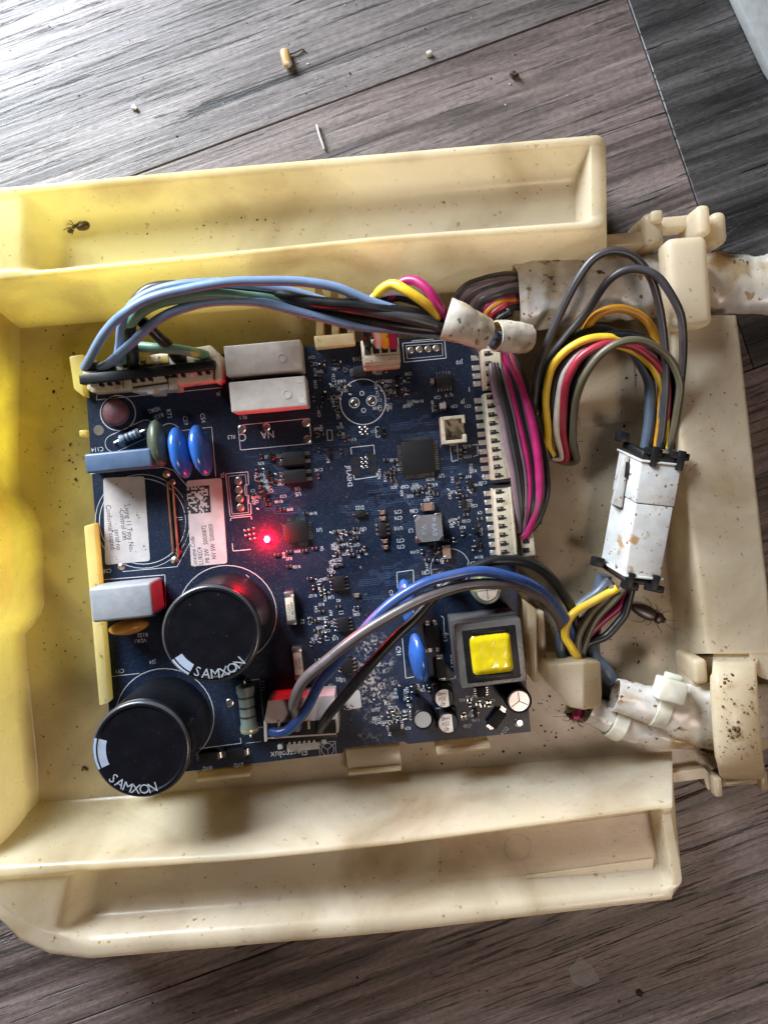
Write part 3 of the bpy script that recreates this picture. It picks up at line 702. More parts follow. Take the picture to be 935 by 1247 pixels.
can(515,876.5,10.5,13,mat('dull_can_top',(.36,.35,.35),.45,.3,bump=.2),SLEEVE,'none',1.28); can(632,854,13,12,ALU,SLEEVE,'vent',1.25,1)
can(593,719,13,12,ALU,mat('olive_sleeve',(.10,.13,.09),.3,spots=[(90,.55,(.55,.45,.03),.03)]),'vent',1.38); can(541,707,11,8,ALU,BLK,'smd',1.15)
# --- transformer
h=19; s=K(ZB+h)
a=MB(); a.box((0,0,h-3.5),(21.0,20.3,7),0,.5,2); core=comp('transformer',a,FRAME,598,796,h,1)
cc=MB(); cc.box((-.3,.3,6.5),(21.6,20.8,13),0,.4,2); sub('core_base',cc,FERR,core)
cc=MB(); cc.box((0,-.2,h-2.2),(17.6,17.6,4.7),0,.6,2); sub('bobbin',cc,BLK,core)
cc=MB(); cc.box((0,7.3,h+.2),(11,1.6,1.2),0,.5,2); cc.box((0,-7.3,h+.2),(12,1.6,1.0),0,.4,2); sub('bobbin_flange',cc,BLK,core)
cc=MB(); n=20; vs=[];fs=[]
for i in range(n+1):
    x=-6.9+13.8*i/n
    for j in range(13):
        y=-6.3+12.6*j/12
        zz=h+1.3-1.8*(abs(x)/6.9)**9-1.0*(abs(y)/6.3)**12+.22*noise.noise(Vector((x*.9,y*.45,3)))+.10*noise.noise(Vector((x*2.2,y*1.3,8)))+.18*math.exp(-((x+.4+.5*math.sin(y*1.2))**2)/.12)
        vs.append((x,y,zz))
for i in range(n):
    for j in range(12): a0=i*13+j; fs.append((a0,a0+13,a0+14,a0+1))
cc.add(vs,fs); cc.box((0,0,h-.9),(13.7,12.5,1.8),0,.3,1); sub('wound_coil_tape',cc,YTAPE,core,50)
st('U13',541,776,6.5,-90)
# --- labels
def sticker(name,quad,z=.12):
    b=MB(); q=[P(x,y,ZB+z) for x,y in quad]
    pts=[]
    for i in range(4):
        p=q[i];a=(q[i-1]-p).normalized();c=(q[(i+1)%4]-p).normalized()
        for t in(0,.25,.5,.75,1): pts.append(p+a*(1-t)**2*1.0+c*t*t*1.0)
    b.prism(pts,ZB+.02,ZB+z); return wpart(name,b,LABEL,board,30)
def qp(quad,u,v,z):
    a=P(*quad[0],z);b_=P(*quad[1],z);c=P(*quad[2],z);d=P(*quad[3],z)
    return a*(1-u)*(1-v)+b_*u*(1-v)+c*u*v+d*(1-u)*v
def print_on(stk,mb): mb.v=[Vector(v)-BORG for v in mb.v]; ob('printing',mb.mesh('printing',INK,0),stk)
qa=[(126,582),(176,580),(183,683),(128.5,688)]; s1_=sticker('paper_label',qa)
t=MB(); rnd=random.Random(3)
for j,(u,v0,v1) in enumerate(((.14,.18,.96),(.30,.50,.94),(.44,.16,.95),(.57,.20,.97))):
    txt=['Conformal coated','serial no','Control unit','Living 11 Type No'][j]; p=qp(qa,u,(v0+v1)/2,ZB+.14); text(t,txt,p[:2],2.5,BA-math.pi/2+.0,ZB+.14,.82)
for k in range(26): 
    p=qp(qa,rnd.uniform(.05,.95),rnd.uniform(.05,.95),ZB+.14); t.lathe([(rnd.uniform(.08,.3),0),(0,.01)],7,p)
print_on(s1_,t)
qb=[(227,585.4),(270,582),(277,686),(233,690)]; s2_=sticker('code_label',qb); t=MB()
rnd=random.Random(11)
for i in range(16):
    for j in range(16):
        if rnd.random()<.52 or j==15 and i%2==0 or i==15:
            u0=.15+.72*i/16;v0=.075+.30*j/16;u1=u0+.72/16;v1=v0+.30/16
            t.flat([qp(qb,u0,v0,0),qp(qb,u1,v0,0),qp(qb,u1,v1,0),qp(qb,u0,v1,0)],ZB+.14)
for u,v,s_ in((.17,.71,'Elux Code A21638201A'),(.35,.80,'Consume Code'),(.52,.86,'ELUREC4'),(.68,.72,'PB SW   S0000872'),(.86,.70,'NV SW  S000000')):
    p=qp(qb,u,v,0); text(t,s_,p[:2],2.15,BA+math.pi/2,ZB+.14,.78)
print_on(s2_,t)
qc=[(417,843),(438,840),(440.5,862),(418.5,865.5)]; s3_=sticker('small_code_label',qc); t=MB()
for i in range(10):
    for j in range(10):
        if rnd.random()<.5:
            u0=.12+.76*i/10;v0=.12+.76*j/10; t.flat([qp(qc,u0,v0,0),qp(qc,u0+.076,v0,0),qp(qc,u0+.076,v0+.076,0),qp(qc,u0,v0+.076,0)],ZB+.14)
print_on(s3_,t)
# --- jumper wires, holes, pads
for x0,y0,x1,y1 in((204.7,592,211.4,668),(211,590,217.5,672)): a=MB(); a.tube(cat_rom([P(x0,y0,ZB)+Vector((0,0,.0)),P(x0+.1,y0+1,ZB)+Vector((0,0,.7)),P(x1,y1-1,ZB)+Vector((0,0,.7)),P(x1,y1,ZB)],6),.38,8); wpart('jumper_wire',a,COP,board)
for q in((210,587),(217.5,672)): pad(*q,4,True,gold)
for q in((203,577),(213,682.5),(148,690)): pad(*q,4.6,False,gold)
for q in((120.6,524),): 
    c=W2(*q); gold.lathe([(1.75,0),(1.7,.08),(0,.08)],24,(c[0],c[1],ZB+.01))
for q in((290.3,585.6),(291.2,596.4),(292.2,607),(293,618)): pad(*q,4.8,True,gold)
for q in((500,426.5),(510.5,425.5),(521,425),(531,424)): pad(*q,4.2,True,gold)
for q in((431.4,490.5),(452.5,488)): pad(*q,4.2,True); sc(*q,6,.3)
for q in((440.6,479),(442.7,499.6)): sc(*q,2.4,.28)
pad(280,856,5); pad(632,880,5.5,True)
for q in((433,561.4),(453.6,558),(433.4,574),(455,571.7)):
    c=W2(*q); m=MB(); m.lathe([(1.55,.01),(0,.02)],24,(c[0],c[1],ZB+.02)); wpart('tooling_hole',m,HOLE,board,0)
for q in((440.6,558.3),(446,557.6),(441,563.5),(446.2,562.8),(441.4,568.8),(446.6,568)): rpad(*q,3,3)
for q in((439.3,521.5),(446,521),(440,527.5),(446.5,527)): rpad(*q,4,4)
for q in((303,645),(309,643),(304,651),(309.5,650),(305,656.5),(310.5,655.5),(298,646),(299,652)): pad(*q,1.7,False,gold)
for k in range(40):
    q=(rnd.uniform(400,575),rnd.uniform(540,690)); c=W2(*q); gold.ring(c,.28,.10,ZB+.02,10)
# edge pads of the long header
edge=[(578,436),(579,448),(580,458),(580.5,467.5),(582,488),(583,498),(584,508),(585,518.5),(586,529),(587,539),(588,550),(589,560),(590,570.5),(591.5,581),(593.5,601),(594.5,611.5),(595.5,622),(596.5,632),(598,642.5),(599,652.5),(600,663),(601,673)]
for q in edge:
    c=W2(q[0],q[1]); m=MB(); m.box((0,0,.1),(2.6,1.7,.2),0,.06,1); m.lathe([(.42,.2),(.36,.26),(0,.21)],12,(-.75,0,0)); ob('edge_pad',m.mesh('edge_pad',PAD),board,Vector((c[0],c[1],ZB))-BORG,BA)
    m=MB(); m.lathe([(.34,.215),(0,.225)],12,(-.75,0,0)); ob('pad_hole',m.mesh('pad_hole',HOLE,0),board,Vector((c[0],c[1],ZB))-BORG,BA)
# --- connectors
def along(a,b_,t): return a+(b_-a)*t
def edge_header(p0,p1,n,w=6.4,h=6.5,first=.5):
    A=P(*p0,ZB+h);B=P(*p1,ZB+h); d=B-A; ln=d.length; ang=math.atan2(d.y,d.x)+math.pi/2; c=(A+B)/2
    a=MB(); a.box((w/2,0,h/2),(w,ln,h),0,.3,2)
    o=ob('edge_connector',a.mesh('edge_connector',CREAM),board,Vector((c.x,c.y,ZB))-BORG,ang)
    for k in range(n):
        y=(k+.5-n/2)*ln/n
        m=MB(); m.box((1.75,-y,h+.02),(2.0,1.5,.16),0,0); m.box((3.1,-y-.3,h+.02),(.9,.55,.14),0,0); ob('contact_slot',m.mesh('contact_slot',HOLE,0),o)
        m=MB(); m.box((1.6+rnd.uniform(-.2,.2),-y+.25,h+.12),(1.1,.45,.2),0,.05,1); ob('contact',m.mesh('contact',GOLD),o)
    m=MB(); m.box((w-.8,0,h+.25),(.7,ln*.98,.5),0,.1,1); ob('key_rib',m.mesh('key_rib',CREAM),o)
    return o
edge_header((586,425),(590.5,474),4); edge_header((589,479),(600,585),10); edge_header((600,594),(607.5,678),8)
for (x,y) in((603,586),(604,592)):
    m=MB(); p=P(x+8,y,ZB+6.6); m.box(p,(8.4,.7,.3),BA,.05,1); wpart('divider_slot',m,HOLE,board)
b=MB(); b.prism([P(633,650,18),P(649,648,18),P(652,676,18),P(636,679,18)],10,18); o=wpart('plug_end',b,CREAM,board); bv(o,.3)
for y in(659,670): m=MB(); m.box(P(640,y,18.05),(2.2,1.5,.2),BA,0); wpart('plug_slot',m,HOLE,board)
# mains header at the corner of the board
h=12
a=MB(); a.prism([P(100,446,ZB+h-2),P(256,420,ZB+h-2),P(268,432,ZB+h-2),P(269,461,ZB+h-2),P(262,466,ZB+h-2),P(262,450,ZB+h-2),P(112,468,ZB+h-2),P(101,462,ZB+h-2)],ZB,ZB+h-2); o=wpart('mains_header',a,CREAM,board); bv(o,.4); mh=o
def msub(name,pix,z1,z0,m,bw=.3):
    b=MB(); b.prism([P(x,y,z1)-BORG for x,y in pix],z0-BORG.z,z1-BORG.z); q=ob(name,b.mesh(name,m),mh); bv(q,bw); return q
msub('locking_strip',[(96,456),(261,438),(261.5,449),(97,468)],ZB+h+1,ZB+h-2.5,BLK,.4)
msub('plug_body',[(107,467),(262,450),(262,463),(200,471),(112,478),(105,473)],ZB+7.5,ZB,CREAM,.4)
msub('latch',[(161,473),(205,467),(205,474),(196,475),(195,479),(180,480),(179,477),(162,478)],ZB+9,ZB,WHITE,.3)
for x in(150,205): msub('latch_post',[(x,460),(x+10,459),(x+11,474),(x+1,475)],ZB+9.5,ZB,CREAM,.3)
for k in range(15):
    x=110+k*10; y=466-(x-110)*.115
    msub('strip_tooth',[(x,y),(x+4,y-.4),(x+5,y+5),(x+1,y+5.5)],ZB+10,ZB+5,BLK if k%4 else CREAM,.1)
# recesses behind the strip
for k in range(7):
    x=106+k*21.5; y=449-(x-106)*.10
    msub('terminal_recess',[(x,y-7),(x+13,y-8.4),(x+14,y+2),(x+1,y+3)],ZB+10.25,ZB+8,HOLE if k not in(3,4,6) else mat('stained_recess',(.42,.34,.10),.6,spots=[(500,.55,(.04,.03,.01),.08)]),.1)
# four-way header
a=MB(); a.box((0,0,4),(12.4,8.2,8),0,.4,2); o=comp('wire_header',a,CREAM,463.5,428,8); m=MB(); m.box((0,-2.4,8.1),(11.2,2.0,.8),0,.2,1); m.box((0,-4.6,3),(12,1.2,5),0,.2,1); sub('latch',m,CREAM,o)
for k in range(4): m=MB(); m.box((-4.2+k*2.8,1.6,8.05),(2.0,4.4,.3),0,0); sub('wire_slot',m,HOLE,o)
# two-pin shrouded header
a=MB(); w,l,t_=8.0,9.0,1.1; h=6.5
a.box((0,0,.6),(w,l,1.2),0,0); a.box((-w/2+t_/2,0,h/2),(t_,l,h),0,.15,1); a.box((0,l/2-t_/2,h/2),(w-.02,t_,h-.01),0,.15,1); a.box((0,-l/2+t_/2,h/2),(w-.02,t_,h-.01),0,.15,1)
for y in(3.1,-3.1): a.box((w/2-t_/2,y,h/2),(t_-.01,2.6,h-.02),0,.15,1)
o=comp('pin_header',a,CREAM,552.5,523,h)
for y in(-1.4,1.6): m=MB(); m.box((-.4,y,2.6),(.7,.7,4),0,.1,1); sub('pin',m,SOLD,o)
# power inlet header
h=12; Z=ZB+h
a=MB(); q=[(326,853),(408,846),(411,884),(410,895),(322,901),(321,882)]
a.prism([P(x,y,Z) for x,y in q],ZB,Z); o=wpart('power_header',a,mat('blush_nylon',(.50,.42,.40),.5,sss=.1,spots=[(90,.60,(.30,.16,.15),.2)],bump=.15),board); bv(o,.5); mh=o
msub('cavity',[(326,881),(409,876),(410,893),(325,898)],Z+.12,Z-3,HOLE,.1)
for x in(338,357,374,391): msub('cavity_wall',[(x,878),(x+3,877.6),(x+3.6,888),(x+.6,888.4)],Z+.6,Z-3,CREAM,.2)
for x,y in((321,879),(408,868)): msub('side_wall',[(x,y),(x+3.5,y-.5),(x+4.5,y+24),(x+1,y+25)],Z+1,ZB,WHITE,.3)
msub('front_strip',[(323,897),(411,890),(411.5,899),(324,905)],Z-1,ZB,BLK,.3)
b=MB(); zz=ZB+1.5
pts=[(349,907)]
for k in range(6): x=351+k*6; pts+=[(x,907-(x-349)*.08),(x,904-(x-349)*.08),(x+3,903.7-(x-349)*.08),(x+3,906.7-(x-349)*.08)]
pts+=[(388,903),(388.5,912),(350,916)]
b.prism([P(x,y,zz) for x,y in pts],ZB,zz); wpart('retaining_comb',b,WHITE,board)
for q in((341,910),(394,903)): m=MB(); m.box((0,0,.8),(1.7,1.6,1.6),0,.3,2); comp('locating_peg',m,WHITE,*q,1.5)
# --- lettering and lines in white ink
st('Electrolux',352,917,10.5,180,.92)
qd=[(388.5,905),(408,902.5),(409.5,920),(390,922.5)]; sl(qd+[qd[0]],.18); cq=W2(399,912.5); silk.ring(cq,2.1,.18,ZS)
sl([(389,906),(399,913),(409,903)],.18); sl([(399,913),(400,921)],.18)
sc(441.9,489.3,27.4,.3); st('LS1',412,465,6.5); 
sl([(428,553),(427,545),(455,542),(456,553)]); sl([(429,575),(432,584),(459,580),(458,572)]); st('JFLASH2',425,580,7,-90)
sl([(275,577),(302,574.5),(303,590),(298,591),(299,603),(303,603),(303,613),(305.5,613),(306,626),(280.5,629),(275,577)]); sl([(278,580),(299,578),(303,624),(283,626),(278,580)],.14); st('J2',271,579,6)
sl([(281,634),(281,631),(306,628.5),(306.5,632)]); sl([(283,662),(284,671),(305,669)])
sl([(490,418),(541,414),(543,436),(492,441),(490,418)]); sl([(494,421),(538,418),(539,433),(496,437),(494,421)],.14); sl([(501,417),(502,415),(527,413),(528,416)])
st('J10',559,441,6); st('J9',563,489,6); st('1',571,474,7)
sc(174,635,52,.2); sc(174,635,57,.16); st('C58',131,695,6,180); sl([(126,706),(201,700),(203,760)]); st('J1',219.5,632,7,-90)
sc(277,748,60,.24); sc(201,873,60,.24); st('VDR1',171,780,6); st('R132',174,773,6)
sc(144,503,21,.22); sl([(119,470),(118,487),(270,472)],.18); st('J6',266,480,6)
sc(207,530,14,.2); st('VDR2',188,499,6,190); st('R127',193,507,6,200); st('RT2',206,504,6.5,-85); st('C59',226,512,6.5,-85); st('C54',247,509,6.5,-85); st('C114',119,547,6.5)
sl([(216,525),(258,520),(263,580)],.18); sl([(110,577),(200,569),(212,573),(232,597),(236,640),(232,660),(216,690),(150,696)],.18)
def stadium(a,b_,r):
    a=Vector(W2(*a));b2=Vector(W2(*b_));d=(b2-a).normalized();n=Vector((-d.y,d.x)); pts=[]
    for k in range(13): t=math.pi*k/12; pts.append(b2+n*math.cos(t)*r+d*math.sin(t)*r)
    for k in range(13): t=math.pi*k/12; pts.append(a-n*math.cos(t)*r-d*math.sin(t)*r)
    pts.append(pts[0]); silk.line([tuple(p) for p in pts],.2,ZS)
stadium((139,540),(178,522),2.9)
sl([(125,825),(170,820)],.2); sl([(125,825),(128,842)],.2); st('J24',186,806,6); st('CY1',146,817,6,180)
sl([(298,829),(316,827),(322,885),(314,886)],.2); st('R133',320,835,6,-90); sl([(240,912),(294,905),(293,899)],.2); sl([(300,700),(303,703)],.2); 
sl([(483,697),(503,694),(504,714)],.2); sl([(483,697),(484,716)],.2); st('C9',476,722,6,-90); st('C81',518,697,6); st('C91',485,793,7,-90); sl([(489,770),(494,826),(504,824)],.2)
sl([(537,750),(540,752),(541,772),(546,772)],.2); sl([(549,812),(553,812),(554,826),(547,827)],.2)
sl([(549,541),(556,540),(558,560),(550,562),(548,545)],.2); sl([(575,542),(581,541),(582,554),(576,556)],.2); sc(548,692,24,.16)
st('C70',574,686,6); st('C85',549.5,638,6,-90); sl([(559,629),(558,640)],.15)
sl([(398,524),(404,523.5),(405,536),(399,536.5),(398,524)],.2); sl([(457,520),(461.5,519.5),(462.5,532),(458,532.5),(457,520)],.2)
sl([(390,705),(396,705)],.2); sl([(300,905),(318,903)],.15)
for q in((415,746),(388,710),(391,722),(396,753),(398,778),(402,835)): st('[ ]',*q,5,90)
st('C3',401,838,6,-90); st('U2',417,828,6)
# small designators round the parts
rnd=random.Random(5)
desig=[]
smd=[(379,443,0),(392,443,'s'),(407,441,0),(412,446,0),(382,486,0),(396,486,'s'),(407,484,0),(410,492,0),(461,451,0),(470,451,0),(485,464,'s'),(486,478,'s'),(497,463,0),(497,478,0),(474,472,0),(473,483,0),
 (386,530,0),(414,528,0),(420,535,0),(464,525,'s'),(318,556,0),(329,556,'s'),(312,574,0),(326,578,'s'),(316,589,0),(322.5,601,'s'),(311,603,0),(327,614,90),(399.5,551,'s'),(415,550,0),(388,548,0),(388,580,0),(334,585,90),
 (410,648,90),(417,648,0),(415,658,90),(415,666,90),(427,660,0),(424,668,0),(408,690,90),(428,676,90),(437,672,90),(514,672,0),(526,671,'s'),(534,670,0),(520,682,90),(530,683,90),(542,683,90),(557,591,0),(557,604,0),(573,590,'s'),(566,604,90),(567,627,90),(580,644,'s'),(584,632,90),(582,662,'s'),(576,668,0),(563,650,0),
 (377,705,90),(390,714,0),(391,723,0),(412,688,90),(382,716,0),(402,702,90),(412,739,90),(397,760,0),(397,773,0),(386,756,90),(385,768,90),(386.5,804,90),(423,798,90),(378,754,90),(434,740,90),
 (505,840,'s'),(474,879,90),(484,875,0),(492,874,0),(474,868,90),(483,865,90),(584,856,0),(579,869,'s'),(565,870,0),(572,858,0),(497,852,0),(500,864,0),(518,836,90),(523,840,0),(595,858,0),
 (508,600,0),(515,598,0),(523,592,0),(471,576,90),(478,582,90),(470,560,90),(480,571,0),(560,556,0),(566,548,0),(556,535,0),(561,580,0),(344,620,90),(372,625,90),(383,668,90),(371,671,90),(352,672,90),(337,676,90),(540,510,90),(530,497,0),(546,480,90),(352,690,90)]
for k in range(60):
    bx=rnd.choice(((380,425,440,535),(458,500,445,485),(402,445,640,690),(545,585,592,660),(378,404,690,790),(308,340,555,615),(470,500,860,885),(560,600,850,880),(470,482,560,600),(505,535,590,602)))
    smd.append((rnd.uniform(bx[0],bx[1]),rnd.uniform(bx[2],bx[3]),rnd.choice((0,90,90))))
for px,py,k in smd:
    if k=='s': sot(px,py,rnd.choice((0,180)))
    else: chip(px,py,k)
    if rnd.random()<.75:
        t=rnd.choice('RRRCCQ')+str(rnd.randint(2,160)); dx,dy=rnd.choice(((9,0),(-9,0),(0,8),(0,-8))); desig.append((t,px+dx,py+dy,rnd.choice((180,180,90))))
for k in range(105):
    bx=rnd.choice(((380,430,440,540),(455,500,445,500),(500,570,480,500),(400,450,640,690),(540,590,590,690),(375,440,690,790),(310,345,555,620),(455,500,835,890),(560,600,845,885),(550,590,540,590),(470,530,560,610)))
    desig.append((rnd.choice('RC')+str(rnd.randint(10,160)),rnd.uniform(bx[0],bx[1]),rnd.uniform(bx[2],bx[3]),rnd.choice((180,180,90))))
for t,x,y,r in desig: st(t,x,y,4.6,r)
for k in range(60):   # pad dashes and tick marks
    bx=rnd.choice(((380,430,440,540),(455,500,445,500),(400,450,640,690),(540,590,590,690),(375,440,690,790),(310,345,555,620),(455,500,835,890)))
    x,y=rnd.uniform(bx[0],bx[1]),rnd.uniform(bx[2],bx[3]); rpad(x,y,rnd.choice((2.5,3.2)),2.2)
o=wpart('silkscreen_lettering',silk,SILK,board,0); tag(o,'white printed lettering and outlines on the board',kind='stuff')
o=wpart('solder_pads',pads,SOLD,board,50); tag(o,kind='stuff'); o=wpart('plated_holes',gold,GOLD,board,50); tag(o,kind='stuff')
tr=MB()
for k in range(95):
    bx=rnd.choice(((420,470,470,505),(470,530,515,540),(530,560,540,600),(440,500,580,610),(410,470,610,625),(430,520,690,740),(380,440,500,560),(300,345,545,630),(455,520,620,700)))
    x,y=rnd.uniform(bx[0],bx[1]),rnd.uniform(bx[2],bx[3]); l=rnd.uniform(8,32); s_=rnd.choice((-1,1)); l2=rnd.uniform(3,10)
    for g in range(rnd.randint(1,4)):
        o_=g*2.4; tr.line([W2(x,y+o_),W2(x+l,y+o_-.1*l),W2(x+l+l2,y+o_-.1*l+s_*l2),W2(x+l+l2+6,y+o_-.1*l+s_*l2-.6)],.17,ZB+.015)
o=wpart('copper_tracks',tr,TRACE,board,0); tag(o,kind='stuff')
# --- the lit lamp
a=MB(); a.lathe([(.9,0),(.9,.6),(.75,1.0),(.4,1.25),(0,1.35)],20); o=comp('indicator_lamp',a,LEDM,325,657,1)
a=MB(); a.box((0,0,.2),(1.5,2.4,.4),0,.08,1); sub('lamp_base',a,mat('lamp_base',(.5,.4,.38),.5),o)
l=bpy.data.lights.new('lamp_glow','POINT'); l.energy=.07; l.color=(1,.0,.012); l.shadow_soft_size=.0010
lo=bpy.data.objects.new('lamp_glow',l); COL.objects.link(lo); lo.location=(P(325,657,ZB)+Vector((0,0,2.7)))*MM
# ------------------------------------------------------------------ wiring
def wire(h,pts,d,m,name='wire'):
    q=cat_rom([P(*p) for p in pts],8); b=MB(); 
    j=random.random()*50
    q=[p+Vector((noise.noise(Vector((i*.12,j,0)))*.5,noise.noise(Vector((i*.12,j,9)))*.5,0)) for i,p in enumerate(q)]
    b.tube(q,d/2,12); return wpart(name,b,m,h,70)
def sleeve(h,name,pts,m,wr=.8,n=28,open0=True,open1=True,seed=0,th=.5,flat=1.0):
    """pts: (px,py,z,radius_px,squash)"""
    c=[P(*p[:3]) for p in pts]; r=[p[3]/K(p[2]) for p in pts]; s=[p[4] if len(p)>4 else 1 for p in pts]
    cc=cat_rom(c,10); m_=len(cc)
    def ip(a,i): 
        t=i/10; k=min(int(t),len(a)-2); f=t-k; f=f*f*(3-2*f); return a[k]*(1-f)+a[k+1]*f
    b=MB(); rings=[]
    for i,p in enumerate(cc):
        t=(cc[min(i+1,m_-1)]-cc[max(i-1,0)]).normalized(); u=t.cross(Vector((0,0,1))).normalized(); w=u.cross(t).normalized(); R=ip(r,i); S=ip(s,i); ring=[]
        for k in range(n):
            a=2*math.pi*k/n; d=1+wr*.12*noise.noise(Vector((p.x*.10+seed,math.cos(a)*1.6,math.sin(a)*1.6)))+wr*(.10-.22*abs(noise.noise(Vector((p.x*.16+seed,p.y*.16,math.cos(a)*2.2+math.sin(a)*1.1)))))+wr*.04*noise.noise(Vector((p.x*.5,p.y*.5+seed,a*2)))
            ring.append(p+u*math.cos(a)*R*d+w*math.sin(a)*R*d*S)
        rings.append((ring,p))
    outer=[r_[0] for r_ in rings]; inner=[[p+(v-p)*(1-th/max(1,(v-p).length)) for v in ring] for ring,p in rings]
    loop=outer[:]+inner[::-1]; M=len(loop)
    for ring in loop: b.v+=ring
    for i in range(M):
        j=(i+1)%M
        for k in range(n):
            q=(k+1)%n; b.f.append((i*n+k,i*n+q,j*n+q,j*n+k))
    o=wpart(name,b,m,h,70); bm=bmesh.new(); bm.from_mesh(o.data); bmesh.ops.recalc_face_normals(bm,faces=bm.faces); bm.to_mesh(o.data); bm.free(); o.data.shade_smooth(); o.data.set_sharp_from_angle(angle=math.radians(70)); return o
# mains leads
hm=thing('mains_harness','bundle of blue, black and green wires arching over the board top','wire harness',P(180,440,ZB+10))
d=2.9
wire(hm,[(104,449,23),(112,432,29),(128,405,38),(152,382,44),(185,363,46),(240,349,46),(300,343,45),(360,343,43),(410,351,42),(460,370,40),(510,386,38),(550,396,34),(600,408,30),(640,412,24)],d,WBL)
wire(hm,[(142,442,23),(145,420,30),(150,392,38),(165,368,42),(205,351,43),(260,344,42),(320,348,40),(380,362,36),(450,384,34),(520,394,33),(560,400,30)],d,WBL)
wire(hm,[(122,448,23),(138,438,28),(165,414,36),(198,386,42),(235,371,43),(280,366,42),(330,371,40),(385,386,38),(430,396,36),(480,401,35),(550,407,33),(600,416,29)],d,WBL)
wire(hm,[(152,440,23),(153,418,30),(158,396,37),(172,380,42),(200,367,44),(245,360,44),(300,361,41),(350,368,37),(420,388,33),(500,402,31),(560,408,28)],3.4,WGR)
wire(hm,[(253,434,22),(238,430,27),(205,425,29),(175,422,28),(164,428,24),(160,440,20)],3.2,WGR)
wire(hm,[(162,446,23),(162,425,31),(160,395,37),(166,368,39),(182,353,40),(215,349,39),(270,350,37),(330,357,38),(390,368,40),(450,374,40),(510,383,38),(555,396,33)],3.6,WBK)
wire(hm,[(216,440,22),(204,420,29),(186,402,33),(172,390,35),(165,375,36),(190,358,36),(260,358,36),(340,362,36),(420,378,34),(490,392,33),(560,402,29)],3.6,WBK)
wire(hm,[(300,356,35),(350,366,37),(400,371,38),(450,378,39),(500,388,39),(550,401,35),(600,410,28)],3.6,WGY)
wire(hm,[(310,364,33),(370,376,35),(430,388,36),(490,397,36),(545,404,33),(600,413,27)],3.4,WBK)
for x,m_,ex,pk in((447,WBK,515,(478,366,33)),(460,WWH,520,(470,357,35)),(469,WYE,533,(472,347,38)),(478,WMG,535,(500,341,38))):
    if m_ is WYE: wire(hm,[(469,424,20),(468,408,27),(459,378,31),(461,357,37),(476,347,40),(494,353,42),(516,369,41),(536,386,37)],3.0,m_)
    elif m_ is WMG: wire(hm,[(478,424,20),(479,408,27),(474,378,31),(481,352,36),(500,342,39),(521,353,41),(535,374,40),(548,394,36)],3.0,m_)
    elif m_ is WWH: wire(hm,[(460,424,20),(459,408,27),(452,380,31),(456,362,34),(476,354,37),(500,358,38),(525,375,37)],2.8,m_)
    else: wire(hm,[(448,424,20),(447,408,27),(446,385,30),(458,368,32),(482,363,34),(508,367,35),(530,382,34)],2.8,m_)
sleeve(hm,'tape_wrap',[(543,388,37,25,.8),(556,392,37,24,.85),(572,399,35,21.5,.9),(590,407,32,19.5,.9)],TAPE,.5,seed=2)
sleeve(hm,'tape_wrap',[(603,409,31,18,.85),(616,410,29,19,.9),(630,411,27,18.5,.9),(642,412,25,17,.9)],TAPE,.55,seed=5)
# sensor leads with the large sleeve
hs=thing('sensor_harness','wide white sleeved cable whose coloured wires run down the board edge connectors','wire harness',P(700,360,ZF))
sleeve(hs,'cable_sleeve',[(628,362,16,40,.62),(650,360,16,39,.6),(690,355,15,37,.58),(735,352,14,35,.56),(780,350,14,36,.5),(830,345,13,36,.5),(880,343,14,36,.5),(915,348,14,34,.5),(960,345,14,38,.5)],SLV,.8,36,seed=9)
cl=[(WGY,634,336,592,340,552,372,560,400),(WPU,636,340,596,345,558,374,566,402),(WGY,636,344,600,350,566,374,572,404),(WPU,640,348,606,354,574,376,578,405),(WGY,640,352,608,357,580,380,584,406)]
for i,(m_,a,b1,c,d1,e,f,g,h_) in enumerate(cl):
    wire(hs,[(a+20,b1+4,16),(a,b1,19),((a+c)/2,(b1+d1)/2-2,21),(c,d1,22),((c+e)/2-6,(d1+f)/2-5,21),(e,f,18),(g,h_,15),(g+20,h_+30,13),(g+44,h_+75,13),(g+66,h_+140,13),(g+72,h_+200,14),(g+70,h_+232,16)],2.9,m_)
cl=[(WBK,358,600,358,580,385),(WGY,360,604,361,584,386),(WMG,363,606,364,589,388),(WYE if 0 else WOR,366,608,368,594,390),(WRD,369,614,372,599,392),(WBK,374,620,380,606,396)]
tail=[(612,440),(634,500),(650,560),(652,610),(642,645)]
for i,(m_,y0,bx_,by_,ex,ey) in enumerate(cl):
    o_=i*6
    pts=[(660,y0+8,15),(636,y0,18),(618,(y0+by_)/2-1,20),(bx_,by_,21),(bx_-14,by_+10,20),(ex,ey,18),(ex+5,ey+25,16),(608+o_*.7,450,15+i*.5),(622+o_*.9,500,15.5+i*.6),(637+o_*.8,550,16+i*.7),(643+o_*.75,595,17+i*.6),(642+o_*.45,630,17.5),(634+o_*.2,652,17)]
    wire(hs,pts,2.4,m_)
wire(hs,[(595,395,14),(606,425,18),(632,470,20),(648,520,21.5),(656,570,22),(654,615,21),(644,645,18),(634,655,17)],3.0,WMG)
wire(hs,[(598,395,14),(620,440,15),(646,510,15),(661,550,16),(661,585,16),(652,600,15),(648,640,14)],2.7,WYE)
wire(hs,[(630,396,12),(606,420,15),(612,470,20),(628,530,20),(640,590,20),(638,640,17)],2.8,WBK)
wire(hs,[(632,400,10),(620,430,12),(636,480,13),(650,520,12),(668,560,8)],3.2,WBK)
